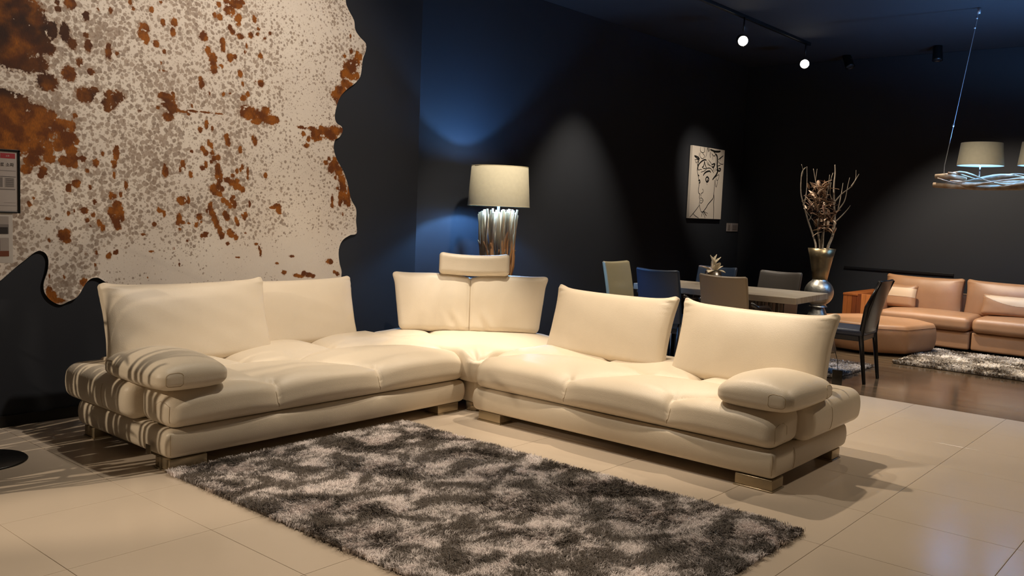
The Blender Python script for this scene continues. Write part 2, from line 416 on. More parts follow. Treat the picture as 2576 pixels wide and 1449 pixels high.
# corner back: two shallow wings with a central seam
w, h, t = 1.10, .46, .16
V, Fc = rbox(w, t, h, .05, (60, 4, 26), 4)
x, y, z = V[:, 0]/(w/2), V[:, 1]/(t/2), V[:, 2]/(h/2)
V[:, 1] *= (1-.35*np.clip(z, 0, 1)**2)*(1-.4*np.abs(x)**6)
V[:, 1] += -.07*np.abs(x)**1.5+.0
V[:, 1] += np.where(y < -.3, 1, 0)*(-.020*(1-(2*np.abs(x)-1)**2)*(1-z**2) + .020*np.exp(-(np.abs(x)/.018)**1.2))
V[:, 0] *= 1+.055*(z+1)+.03*np.clip(z-.6, 0, 1)
V[:, 0] += np.sign(x)*.03*np.abs(x)**8*np.clip(z, 0, 1)**6; V[:, 2] += .022*np.abs(x)**8*(z > 0)*z - .016*np.exp(-(x/.16)**2)*(z > 0)*z + .01*np.sin(np.abs(x)*4)*(z > 0)
V[:, 1] += np.where(y < -.3, 1, 0)*.005*smooth_noise(V*np.array([1.6, .2, .7]), 17, 21)
# puckers at the foot of the seam
V[:, 1] += np.where(y < -.3, 1, 0)*.010*np.exp(-((np.abs(x)-.22)/.12)**2-((z+.7)/.35)**2)*np.sin(V[:, 0]*55+V[:, 2]*25)
V[:, 2] += h/2
CB = lambda V: xf(V, (5.175, 4.815, .415), -HPI/2-.03, -.20)
bk = add('back_cushion', (V, Fc), LEATHER, cr, fn=CB)
add('seam', (lambda g: (CB(g[0]), g[1]))(tube([(0, -.062, .03), (0, -.066, .2), (0, -.058, .36), (0, -.040, .425)], .0025, 5)), SEAM, bk)
V, Fc = rbox(.56, .11, .168, .04, (26, 4, 10), 4)
x, z = V[:, 0]/.27, V[:, 2]/.0875
V[:, 1] += -.03*np.abs(x)**2; V[:, 2] += -.012*(1-x**2)+.008*np.abs(x)**8*np.sign(z); V[:, 1] += .003*smooth_noise(V, 18, 4)
hd = add('headrest', (V, Fc), LEATHER, cr, fn=lambda V: xf(V, (5.24, 4.84, .962), -HPI/2-.03, -.16, 0))
for s in (-.12, .12): add('bracket', (lambda g: (xf(g[0], (5.30, 4.90, .79), -HPI/2-.03, -.16), g[1]))(tube([(s, .03, 0), (s, .03, .12)], .008, 8)), CHROME, hd)
# ------------------------------------------------------------ cowhide
from mathutils.geometry import delaunay_2d_cdt
HIDE= [(4.511,3.161),(4.509,2.979),(4.542,2.91),(4.6,2.839),(4.618,2.772),(4.663,2.727),(4.73,2.682),(4.728,2.626),(4.693,2.552),(4.685,2.433),(4.642,2.374),(4.544,2.299),(4.468,2.213),(4.439,2.143),(4.434,2.072),(4.458,2.028),(4.502,2.008),(4.518,1.972),(4.484,1.923),(4.438,1.897),(4.425,1.835),(4.462,1.751),(4.531,1.662),(4.574,1.57),(4.606,1.445),(4.661,1.367),(4.672,1.272),(4.68,1.172),(4.603,1.153),(4.535,1.111),(4.502,1.026),(4.505,0.937),(4.531,0.841),(4.491,0.699),(4.168,0.606),(3.611,0.652),(3.061,0.737),(2.733,0.779),(2.635,0.852),(2.58,0.88),(2.525,0.856),(2.461,0.767),(2.408,0.737),(2.36,0.72),(2.304,0.75),(2.269,0.8),(2.263,0.861),(2.286,0.945),(2.289,1.01),(2.262,1.047),(2.214,1.045),(2.133,0.98),(2.023,0.884),(1.875,0.795),(1.754,0.824),(1.641,1.038),(1.514,1.212),(1.39,1.294),(1.309,1.538),(1.367,1.849),(1.46,2.168),(1.414,2.484),(1.472,2.778),(1.748,3.038),(2.047,3.234),(2.488,3.277),(2.99,3.622),(3.567,3.675),(4.095,3.752),(4.467,3.626),(4.591,3.389)]
BLOBS= [2039,2416,150,156,2154,2438,131,110,2106,2271,153,110,2212,2375,96,111,2073,2470,187,72,2105,2174,106,73,2247,2282,73,75,2246,2158,61,50,2175,2147,72,49,2037,2187,69,73,2321,2369,34,56,2395,2370,31,61,2439,2307,28,36,2308,2255,37,38,2483,2205,21,28,2419,2126,46,49,2294,2058,64,53,2548,2156,24,23,2515,2009,63,49,2574,2049,27,21,2695,2024,72,40,2668,1975,55,33,2654,1940,27,20,2535,2310,24,39,2522,2372,18,21,2661,2298,22,53,2715,2293,12,16,2522,2488,23,32,2427,2546,38,38,2356,2498,22,20,2352,2537,15,17,2674,2549,14,21,2594,2540,11,13,2940,2606,17,22,2819,2590,13,16,2798,2625,14,19,3053,2060,68,25,3030,2072,42,19,3068,2013,58,31,3091,1988,43,31,3061,1935,39,31,2988,1986,13,11,3092,2090,15,14,2893,2483,40,30,2876,2439,29,34,2904,2417,26,41,2897,2497,29,19,2974,2395,21,25,3020,2539,18,25,3029,2355,15,17,3098,2553,27,30,3089,2490,20,33,3005,2666,12,11,3300,2176,22,32,3291,2211,16,23,3312,2500,32,36,3345,2412,23,32,3383,2361,33,43,3392,2297,29,41,3455,2488,23,32,3459,2445,20,32,3513,2388,27,32,3552,2401,20,18,3448,2319,17,17,3574,2654,27,44,3582,2678,24,26,3506,2707,47,36,3432,2650,23,26,3423,2734,20,20,3488,2762,33,20,3555,2760,64,32,3606,2785,24,18,3391,2657,16,20,3706,2686,18,27,3511,2592,17,26,3592,2547,31,21,3533,2566,24,18,3678,2569,21,24,3739,2624,14,15,3731,2586,18,12,3837,2611,14,15,3793,2566,14,15,3645,2489,10,21,3637,2443,14,15,3760,2437,21,21,3596,2289,21,27,3618,2222,12,21,3767,2244,29,27,3718,2250,9,9,3659,2155,17,21,3624,2124,28,21,3466,2132,13,18,3360,2124,10,12,3516,2144,10,9,3678,2022,88,48,3651,2049,49,30,3776,2001,91,46,3858,1994,63,37,3811,2051,40,34,3741,1967,54,21,3904,1999,26,28,4272,1922,65,49,4353,1946,83,43,4435,1967,67,40,4311,1975,28,23,4498,1976,30,23,4405,1918,54,26,4221,1966,40,16,4132,1966,49,13,4143,1919,23,19,4175,1833,28,19,4193,1883,20,26,4253,1904,24,42,4548,2446,60,66,4589,2485,56,56,4506,2415,30,39,4631,2524,43,36,4592,2402,65,27,4646,2418,26,33,4530,2344,47,36,4489,2289,63,33,4448,2243,54,43,4460,2187,25,26,4562,2332,38,30,4519,2553,19,15,4582,2599,19,23,4641,2575,22,43,4673,2572,17,30,4572,2713,11,20,4599,2519,39,23,4442,1705,46,43,4486,1658,42,43,4412,1670,33,36,4520,1592,38,44,4532,1525,34,61,4513,1457,26,61,4556,1442,22,51,4589,1409,20,37,4479,1523,13,17,4429,1437,13,37,4430,1387,17,23,4359,1716,25,20,4456,1606,13,17,4389,1751,17,17,4441,1747,21,23,4504,1398,17,17,4587,1494,17,68,4538,1322,9,17,2103,1916,106,62,2196,1865,121,63,2079,1816,105,74,2184,1776,133,63,2101,1719,130,62,2256,1758,86,51,2293,1837,49,51,2355,1805,38,51,2392,1731,51,52,2430,1747,33,39,2089,1656,82,50,2219,1666,85,50,2292,1672,37,51,2354,1690,35,39,2430,1670,39,52,2318,1865,30,31,2257,1884,37,38,2206,1590,55,38,2170,1537,36,31,2266,1530,25,38,2254,1504,22,20,2304,1609,37,31,2379,1601,25,34,2417,1591,28,36,2449,1619,23,31,2455,1580,18,29,2501,1620,21,21,2468,1725,13,21,2392,1821,23,31,2437,1813,23,39,2456,1879,15,18,2034,1957,69,36,2033,1860,92,73,2054,1604,70,37,1964,1731,137,195,1949,2292,158,179,2709,1664,22,51,2695,1602,19,30,2715,1705,14,16,2698,1530,11,24,2580,1601,21,32,2624,1660,12,19,2528,1549,12,16,2774,1469,13,30,2461,1466,29,29,2413,1434,19,31,2544,1445,11,19,2674,1402,15,27,2702,1395,11,19,2739,1410,11,27,2716,1338,33,33,2730,1298,34,33,2681,1303,28,27,2674,1283,19,19,2709,1242,28,41,2751,1264,14,33,2716,1195,17,19,2688,1256,14,14,2739,1202,8,22,2573,1357,13,19,2509,1302,26,24,2564,1274,15,17,2528,1240,16,16,2602,1225,16,24,2624,1194,16,24,2548,1206,8,7,2413,1281,10,16,2446,1300,6,11,2290,1247,20,10,2186,1332,14,20,2211,1366,10,10,2342,1409,6,8,2370,1152,23,31,2389,1139,38,34,2402,1165,23,26,2402,1113,23,18,2298,1117,9,16,2516,1036,7,12,2581,1038,11,16,2660,1013,19,19,2674,1030,8,16,2706,1037,17,14,2716,1048,11,11,2575,960,9,12,2498,851,19,30,2512,861,13,19,2383,891,9,13,2311,773,35,32,2293,813,18,26,2336,745,51,18,2293,898,6,18,3338,1913,16,38,3293,1872,19,23,3383,1888,11,23,3492,1839,20,30,3507,1803,20,33,3725,1828,21,34,3707,1850,14,21,3605,1758,16,30,3355,1786,13,23,3381,1771,16,29,3312,1743,21,20,3336,1716,23,20,3385,1720,16,15,3229,1718,13,13,3402,1684,23,21,3432,1693,20,24,3378,1660,13,15,3428,1612,23,45,3445,1553,27,45,3420,1567,17,24,3337,1636,15,26,3313,1612,23,18,3166,1632,19,29,3147,1588,12,17,3041,1570,23,37,3037,1603,12,23,3223,1563,17,26,3178,1597,8,14,3623,1638,14,21,3580,1606,14,21,3606,1615,10,18,3667,1611,11,34,3668,1565,11,21,3546,1573,17,15,3504,1541,31,21,3547,1521,38,24,3590,1492,38,24,3625,1479,24,24,3581,1530,21,27,3437,1508,17,21,3404,1477,40,30,3421,1448,40,24,3463,1472,20,21,3447,1434,20,15,3472,1397,20,21,3506,1383,17,24,3540,1400,14,30,3566,1370,17,33,3532,1354,17,21,3557,1423,14,15,3816,1588,18,22,3688,1378,11,28,3133,1386,12,20,3164,1383,34,32,3212,1381,13,20,3208,1407,9,12,2997,1315,15,20,3015,1311,8,20,3035,1290,12,26,2965,1221,18,17,3142,1271,20,32,3134,1235,16,20,3166,1235,22,15,3147,1191,12,12,3213,1233,13,9,3292,1274,23,29,3301,1244,10,21,3269,1222,16,21,3373,1350,20,39,3382,1313,20,36,3403,1276,20,39,3424,1231,20,36,3450,1186,20,33,3467,1149,24,27,3349,1319,10,15,3490,1300,22,27,3507,1278,24,27,3576,1264,14,24,3594,1233,14,24,3654,1296,21,25,3628,1295,11,12,3646,1273,14,18,3526,1179,24,24,3543,1157,34,24,3578,1134,21,21,3342,1163,23,15,3310,1148,13,15,3334,1141,23,9,3656,1165,11,9,3513,1091,17,14,3920,1365,38,22,3888,1356,34,13,3935,1333,26,19,3945,1318,19,13,2887,1154,18,11,3206,1111,16,9,3747,1087,22,9,3769,1056,9,16,3784,1024,11,31,4057,993,27,11,2946,1041,18,9,3594,991,21,6,3105,1061,11,7,3144,951,8,13,3928,942,17,10,3992,872,23,19,4099,849,28,13,4168,855,20,23,4139,839,44,13,4218,845,32,20,4259,836,24,17,4177,871,24,10,4411,949,34,20,4432,940,21,17,4466,863,17,14,4498,845,21,17,3152,1980,46,10,3238,1989,48,9,3334,1992,49,7,3432,1996,41,7,3207,1965,16,11,3230,2024,9,14,2924,871,9,6,2863,1949,29,5,3007,2276,9,11,3000,2227,7,7,3022,2230,6,6,3040,2230,6,8]

def cowhide():
    ring = [tuple(p) for p in crom(HIDE, 7, True)]
    R = np.array(ring)
    g = .0125
    xs = np.arange(R[:, 0].min(), R[:, 0].max(), g); zs = np.arange(R[:, 1].min(), R[:, 1].max(), g)
    gx, gz = np.meshgrid(xs, zs); gx = gx.ravel(); gz = gz.ravel()
    ins = np.zeros(len(gx), bool); j = len(R)-1
    for i in range(len(R)):
        a, b = R[i], R[j]
        c = ((a[1] > gz) != (b[1] > gz)) & (gx < (b[0]-a[0])*(gz-a[1])/(b[1]-a[1]+1e-12)+a[0]); ins ^= c; j = i
    dd = segdist(gx[ins], gz[ins], list(map(tuple, R))+[tuple(R[0])])
    px, pz = gx[ins][dd > .006], gz[ins][dd > .006]
    n = len(ring); pts = [Vector(p) for p in ring]+[Vector((a, b)) for a, b in zip(px, pz)]
    v, e, f, *_ = delaunay_2d_cdt(pts, [], [list(range(n))], 1, 1e-5)
    P = np.array([tuple(q) for q in v]); D = segdist(P[:, 0], P[:, 1], list(map(tuple, R))+[tuple(R[0])])
    wav = .006*smooth_noise(np.column_stack([P, P[:, 0]*0]), 9, 2)*np.exp(-D/.15)
    lift = .012+.012*np.exp(-D/.03)*(.5+.5*np.sin(P[:, 0]*17+P[:, 1]*21))+np.abs(wav)
    V = np.column_stack([P[:, 0], YW-lift-.004, P[:, 1]])
    Fc = [tuple(q) for q in f]
    B = np.column_stack([P[:, 0], YW-lift, P[:, 1]]); N = len(P)
    bm_edges = [(i, (i+1) % n) for i in range(n)]
    V2 = np.vstack([V, B]); Fc2 = Fc+[tuple(reversed([i+N for i in q])) for q in Fc]+[(a, a+N, b+N, b) for a, b in bm_edges]
    M = bpy.data.materials.new('cowhide_hair'); M.use_nodes = True; nt = M.node_tree; Nn = nt.nodes; L = nt.links; b = Nn['Principled BSDF']
    b.inputs['Roughness'].default_value = .7; b.inputs['Specular IOR Level'].default_value = .25; b.inputs['Sheen Weight'].default_value = .1
    geo = Nn.new('ShaderNodeNewGeometry'); pos = geo.outputs['Position']
    def noise(sc, det=4, vec=pos, dist=0):
        q = Nn.new('ShaderNodeTexNoise'); q.inputs['Scale'].default_value = sc; q.inputs['Detail'].default_value = det; q.inputs['Distortion'].default_value = dist; L.new(vec, q.inputs['Vector']); return q.outputs[0]
    def math_(op, a, bb=None, cc=None):
        q = Nn.new('ShaderNodeMath'); q.operation = op
        for i, s in enumerate((a, bb, cc)):
            if s is None: continue
            if isinstance(s, (int, float)): q.inputs[i].default_value = s
            else: L.new(s, q.inputs[i])
        return q.outputs[0]
    def ramp(fac, *st):
        q = Nn.new('ShaderNodeMapRange'); q.interpolation_type = 'SMOOTHSTEP'; q.inputs['From Min'].default_value = st[0]; q.inputs['From Max'].default_value = st[1]; L.new(fac, q.inputs['Value']); return q.outputs[0]
    def mix(fac, a, bb):
        q = Nn.new('ShaderNodeMix'); q.data_type = 'RGBA'
        if isinstance(fac, (int, float)): q.inputs[0].default_value = fac
        else: L.new(fac, q.inputs[0])
        for i, s in ((6, a), (7, bb)):
            if isinstance(s, tuple): q.inputs[i].default_value = (*lin(s), 1)
            else: L.new(s, q.inputs[i])
        return q.outputs[2]
    # warped coordinates give the ragged hair outline
    w = Nn.new('ShaderNodeTexNoise'); w.inputs['Scale'].default_value = 26; w.inputs['Detail'].default_value = 5; L.new(pos, w.inputs['Vector'])
    va = Nn.new('ShaderNodeVectorMath'); va.operation = 'MULTIPLY_ADD'; L.new(w.outputs['Color'], va.inputs[0]); va.inputs[1].default_value = (.03, .03, .03); L.new(pos, va.inputs[2]); wp = va.outputs[0]
    def spots(sc, r0, r1):
        vo = Nn.new('ShaderNodeTexVoronoi'); vo.inputs['Scale'].default_value = sc; vo.inputs['Randomness'].default_value = 1; L.new(wp, vo.inputs['Vector'])
        sp = Nn.new('ShaderNodeSeparateColor'); L.new(vo.outputs['Color'], sp.inputs[0])
        return vo.outputs['Distance'], sp.outputs[0]
    at = Nn.new('ShaderNodeAttribute'); at.attribute_name = 'patch'; at2 = Nn.new('ShaderNodeAttribute'); at2.attribute_name = 'speckle'
    d1, r1 = spots(34, 0, 0)
    dens = math_('ADD', math_('MULTIPLY', noise(3.2, 3), .75), at2.outputs['Fac'])
    thr = math_('MULTIPLY_ADD', dens, 1.0, .035)
    s1 = ramp(math_('SUBTRACT', thr, d1), -.05, .10)
    d2, r2 = spots(62, 0, 0); s2 = ramp(math_('SUBTRACT', math_('MULTIPLY', thr, .85), d2), -.04, .14)
    hair = noise(1, 4)
    mp = Nn.new('ShaderNodeMapping'); mp.inputs['Scale'].default_value = (300, 300, 60); L.new(pos, mp.inputs[0]); hair = noise(1, 3, mp.outputs[0])
    base = mix(noise(2.2, 4), (236, 228, 216), (212, 200, 188))
    grey = mix(r1, (118, 96, 78), (158, 138, 120))
    c = mix(math_('MULTIPLY', s2, .55), base, (150, 132, 114))
    c = mix(math_('MULTIPLY', s1, .72), c, grey)
    d3, r3 = spots(44, 0, 0); at4 = Nn.new('ShaderNodeAttribute'); at4.attribute_name = 'rim'
    s3 = ramp(math_('SUBTRACT', math_('MULTIPLY_ADD', noise(4, 3), .5, math_('SUBTRACT', at4.outputs['Fac'], .30)), d3), -.03, .06); c = mix(math_('MULTIPLY', s3, .8), c, (96, 66, 42))
    haze = ramp(math_('MULTIPLY_ADD', noise(5, 5), .8, at2.outputs['Fac']), .5, 1.1); c = mix(math_('MULTIPLY', haze, .35), c, (146, 122, 100))
    gaps = ramp(noise(21, 5), .62, .74)
    p = math_('ADD', at.outputs['Fac'], math_('MULTIPLY_ADD', noise(60, 6), .85, -.42)); p = math_('SUBTRACT', p, math_('MULTIPLY', gaps, .55))
    pm = ramp(p, .46, .60); edge = ramp(p, .28, .5)
    at3 = Nn.new('ShaderNodeAttribute'); at3.attribute_name = 'dark'
    brown = mix(ramp(noise(11, 5), .38, .62), (152, 88, 18), (102, 52, 10)); brown = mix(math_('MULTIPLY', at3.outputs['Fac'], ramp(noise(7, 5), .25, .6)), brown, (40, 20, 13)); brown = mix(math_('MULTIPLY', ramp(hair, .35, .75), .45), brown, (58, 28, 12))
    c = mix(math_('MULTIPLY', edge, .35), c, (150, 116, 84)); c = mix(pm, c, brown); c = mix(math_('MULTIPLY', hair, .16), c, (70, 52, 40))
    L.new(c, b.inputs['Base Color'])
    bp = Nn.new('ShaderNodeBump'); bp.inputs['Strength'].default_value = .35; bp.inputs['Distance'].default_value = .004; L.new(hair, bp.inputs['Height']); L.new(bp.outputs[0], b.inputs['Normal'])
    o = link('cowhide', V2, Fc2, M)
    # where the large patches are: a coat marking, fixed on the hide
    bl = np.array(BLOBS, float).reshape(-1, 4)/1000; fld = np.zeros(len(P)); dark = np.zeros(len(P))
    for cx, cz, rx, rz in bl:
        rx = max(rx, .007); rz = max(rz, .007)
        q = ((P[:, 0]-cx)/rx)**2+((P[:, 1]-cz)/rz)**2; k = q < 9; fld[k] = np.maximum(fld[k], np.exp(-.69*q[k]))
    dark = np.clip(1-np.hypot((P[:, 0]-2.05)/.85, (P[:, 1]-2.6)/.75), 0, 1)*1.7+.7*np.exp(-((P[:, 1]-2.0)/.10)**2)*np.clip((3.3-P[:, 0])/.4, 0, 1)
    sp = -.02+.16*np.clip(1-(P[:, 0]-2.4)/2.0, -.2, 1)-.30*np.clip((1.22-P[:, 1])/.25, 0, 1)*(P[:, 0] > 2.6)-.12*np.exp(-((P[:, 0]-4.15)/.2)**2)-.1*np.exp(-((P[:, 0]-2.35)/.3)**2-((P[:, 1]-1.15)/.25)**2)
    rim = .22*np.clip(1-D/.35, 0, 1)*(P[:, 0] > 3.2)*(P[:, 1] > .9)+.12*np.exp(-((P[:, 0]-4.1)/.35)**2)*(P[:, 1] > 1.2)
    spine = .34*np.exp(-((P[:, 1]-2.01+.02*np.sin(P[:, 0]*5))/.018)**2)*(.6+.4*np.sin(P[:, 0]*13)); fld = np.maximum(fld, spine*1.15)
    for nm, arr in (('rim', rim), ('patch', fld), ('dark', np.clip(dark, 0, 1)), ('speckle', sp)):
        a = o.data.attributes.new(nm, 'FLOAT', 'POINT'); a.data.foreach_set('value', np.concatenate([arr, arr]).astype(np.float32))
    tag(o, 'brown and white speckled cowhide hung on the dark wall above the left sofa', 'cowhide')
cowhide()

# ------------------------------------------------------------ shag rugs
def rug(name, label, x0, x1, y0, y1, dens, length, colors, group=None, seed=1, pscale=3.0, wid=.0028, rz=0):
    root = empty(name, ((x0+x1)/2, (y0+y1)/2, .0)); tag(root, label, 'rug', group); root.rotation_euler[2] = rz
    w, d = x1-x0, y1-y0
    o = link('backing', *box(-w/2+.01, w/2-.01, -d/2+.01, d/2-.01, 0, .010, .003), mat('rug_backing_'+name, colors[0], .9), root, False)
    r = np.random.default_rng(seed); n = int(w*d*dens); nt_ = 6   # tufts, then hairs in each tuft
    bx = r.uniform(-w/2, w/2, n); by = r.uniform(-d/2, d/2, n)
    flow = smooth_noise(np.column_stack([bx, by, bx*0]), 5, seed+5)*6.28
    BX = np.repeat(bx, nt_)+r.normal(0, .006, n*nt_); BY = np.repeat(by, nt_)+r.normal(0, .006, n*nt_)
    ang = np.repeat(flow+r.normal(0, .9, n), nt_)+r.normal(0, .35, n*nt_)
    lean = np.repeat(r.uniform(.35, .85, n), nt_)+r.normal(0, .12, n*nt_)
    Ln = length*r.uniform(.7, 1.15, n*nt_)
    m = n*nt_; dx, dy = np.cos(ang), np.sin(ang); sx, sy = -dy, dx; w2 = wid/2*r.uniform(.7, 1.3, m)
    z1 = Ln*.55; o1 = Ln*.35*lean; z2 = Ln*(1-.42*lean); o2 = Ln*(.95*lean)
    b = .008
    P = np.empty((m, 5, 3))
    P[:, 0] = np.column_stack([BX-sx*w2, BY-sy*w2, np.full(m, b)]); P[:, 1] = np.column_stack([BX+sx*w2, BY+sy*w2, np.full(m, b)])
    P[:, 2] = np.column_stack([BX+dx*o1-sx*w2, BY+dy*o1-sy*w2, b+z1]); P[:, 3] = np.column_stack([BX+dx*o1+sx*w2, BY+dy*o1+sy*w2, b+z1])
    P[:, 4] = np.column_stack([BX+dx*o2, BY+dy*o2, b+z2*.9])
    me = bpy.data.meshes.new('pile'); me.vertices.add(m*5); me.vertices.foreach_set('co', P.ravel())
    I = (np.arange(m)*5)[:, None]; T = np.concatenate([I+np.array([[0, 1, 3]]), I+np.array([[0, 3, 2]]), I+np.array([[2, 3, 4]])], 1).ravel()
    me.loops.add(len(T)); me.loops.foreach_set('vertex_index', T.astype(np.int32)); k = len(T)//3
    me.polygons.add(k); me.polygons.foreach_set('loop_start', np.arange(k, dtype=np.int32)*3); me.update(calc_edges=True)
    shade = np.repeat(np.repeat(r.uniform(0, 1, n), nt_), 5); a = me.attributes.new('tuft', 'FLOAT', 'POINT'); a.data.foreach_set('value', shade.astype(np.float32))
    M = bpy.data.materials.new('shag_'+name); M.use_nodes = True; nt = M.node_tree; N = nt.nodes; L = nt.links; bs = N['Principled BSDF']
    bs.inputs['Roughness'].default_value = .55; bs.inputs['Sheen Weight'].default_value = .3
    geo = N.new('ShaderNodeNewGeometry'); mp = N.new('ShaderNodeMapping'); mp.inputs['Rotation'].default_value = (0, 0, .65); mp.inputs['Scale'].default_value = (1.0, 1.2, 0); L.new(geo.outputs['Position'], mp.inputs[0])
    q = N.new('ShaderNodeTexNoise'); q.inputs['Scale'].default_value = pscale; q.inputs['Detail'].default_value = 3.5; q.inputs['Roughness'].default_value = .5; q.inputs['Distortion'].default_value = .5; L.new(mp.outputs[0], q.inputs['Vector'])
    at = N.new('ShaderNodeAttribute'); at.attribute_name = 'tuft'
    ad = N.new('ShaderNodeMath'); ad.operation = 'MULTIPLY_ADD'; L.new(at.outputs['Fac'], ad.inputs[0]); ad.inputs[1].default_value = .20; L.new(q.outputs[0], ad.inputs[2])
    cr_ = N.new('ShaderNodeValToRGB'); e = cr_.color_ramp.elements; e[0].position = .58; e[1].position = .71; e[0].color = (*lin(colors[0]), 1); e[1].color = (*lin(colors[1]), 1)  # sheen of the leaning pile, painted as pale and dark colour patches
    L.new(ad.outputs[0], cr_.inputs[0]); L.new(cr_.outputs[0], bs.inputs['Base Color'])
    me.materials.append(M); o = bpy.data.objects.new('pile', me); COL.objects.link(o); o.parent = root; o['kind'] = 'stuff'
rug('shag_rug', 'large grey shaggy rug with pile sheen painted as pale patches in front of the cream sofas', 2.27, 3.90, 1.50, 4.17, 12000, .033, ((86, 75, 66), (248, 238, 236)), seed=3, pscale=5.4, wid=.0024)
rug('shag_rug', 'grey shaggy rug with pile sheen painted as pale patches in front of the tan leather sofa', 9.40, 10.80, .6, 2.84, 3000, .036, ((130, 116, 100), (240, 228, 214)), seed=4, pscale=3.4, wid=.006)
rug('shag_rug', 'pale grey shaggy rug by the dark wooden chair on the wood floor', 8.0, 9.02, 2.88, 4.0, 3200, .03, ((176, 164, 154), (222, 212, 204)), seed=5, pscale=5, wid=.006)

# ------------------------------------------------------------ driftwood floor lamp
fl = empty('floor_lamp', (6.2, 5.45, 0)); tag(fl, 'tall floor lamp of bundled driftwood branches with a beige drum shade behind the corner sofa', 'lamp')
SHADE = mat('beige_linen', (212, 204, 178), .85, bump=.5, bscale=420, var=.05, vscale=30)
SHIN = mat('shade_lining', (225, 225, 220), .6)
def shade_mesh(r0, r1, z0, z1, th=.004, seg=56):
    V, Fc = lathe([(r0, z0), (r1, z1), (r1-th, z1), (r0-th, z0), (r0, z0)], seg); return V, Fc
V, Fc = shade_mesh(.287, .262, 1.435, 1.80); sh = link('lamp_shade', V, Fc, SHADE, fl)
V, Fc = shade_mesh(.282, .257, 1.437, 1.798, .001); link('lining', V, Fc, SHIN, sh)
for zz, rr in ((1.437, .2885), (1.798, .2635)):
    link('rim', *lathe([(rr-.001, zz-.004), (rr, zz), (rr-.001, zz+.003), (rr-.004, zz), (rr-.001, zz-.004)], 56), mat('shade_trim', (206, 194, 160), .8), sh)
TWIG = mat('driftwood', (186, 128, 72), .75, bump=.6, bscale=60, var=.5, vscale=18, rgb2=(128, 86, 48), stretch=(1, 1, .25))
def wob(p0, p1, amp, n, r):
    p0, p1 = np.array(p0), np.array(p1); ph = r.uniform(0, 6.28, 4)
    out = []
    for t in np.linspace(0, 1, n):
        k = math.sin(math.pi*t); out.append(p0+(p1-p0)*t+np.array([math.sin(t*7+ph[0])+.5*math.sin(t*15+ph[1]), math.sin(t*6+ph[2])+.5*math.sin(t*14+ph[3]), 0])*amp*k)
    return out
r = np.random.default_rng(12)
for i in range(46):
    a = i*2.39996; inner = (i % 3 == 0)
    rb = r.uniform(.04, .09) if inner else r.uniform(.105, .125); rt_ = r.uniform(.03, .12) if inner else r.uniform(.145, .185)
    rm = r.uniform(.10, .118) if not inner else .05
    top = 1.385+r.uniform(-.035, .03)
    b0 = (rb*math.cos(a), rb*math.sin(a), 0); mid = (rm*1.15*math.cos(a+.1), rm*1.15*math.sin(a+.1), .62+r.uniform(-.1, .1)); t0 = (rt_*math.cos(a+.15), rt_*math.sin(a+.15), top)
    pts = wob(b0, mid, .012, 7, r)[:-1]+wob(mid, t0, .013, 9, r)
    R0 = r.uniform(.0095, .0155); g = [tube(pts, list(np.linspace(R0*1.15, R0*.9, len(pts))), 7)]
    if i % 4 == 1:
        q = np.array(pts[-5 if i % 8 == 1 else 9]); o_ = np.array([math.cos(a), math.sin(a), 0])
        g.append(tube([q, q+o_*.02+[0, 0, .03], q+o_*.045+[0, 0, .075]], [R0*.7, R0*.6, R0*.5], 6))
    link('branch', *merge(*g), TWIG, fl)
link('stem', *tube([(0, 0, 0), (0, 0, 1.50)], .012, 10), CHROME, fl)
for a in (0, 2.09, 4.19): link('shade_arm', *tube([(0, 0, 1.50), (.26*math.cos(a), .26*math.sin(a), 1.50+.0), (.282*math.cos(a), .282*math.sin(a), 1.44)], .003, 6), CHROME, fl)
link('bulb', *lathe([(.0, 1.50), (.014, 1.50), (.016, 1.53)], 14), CHROME, fl)

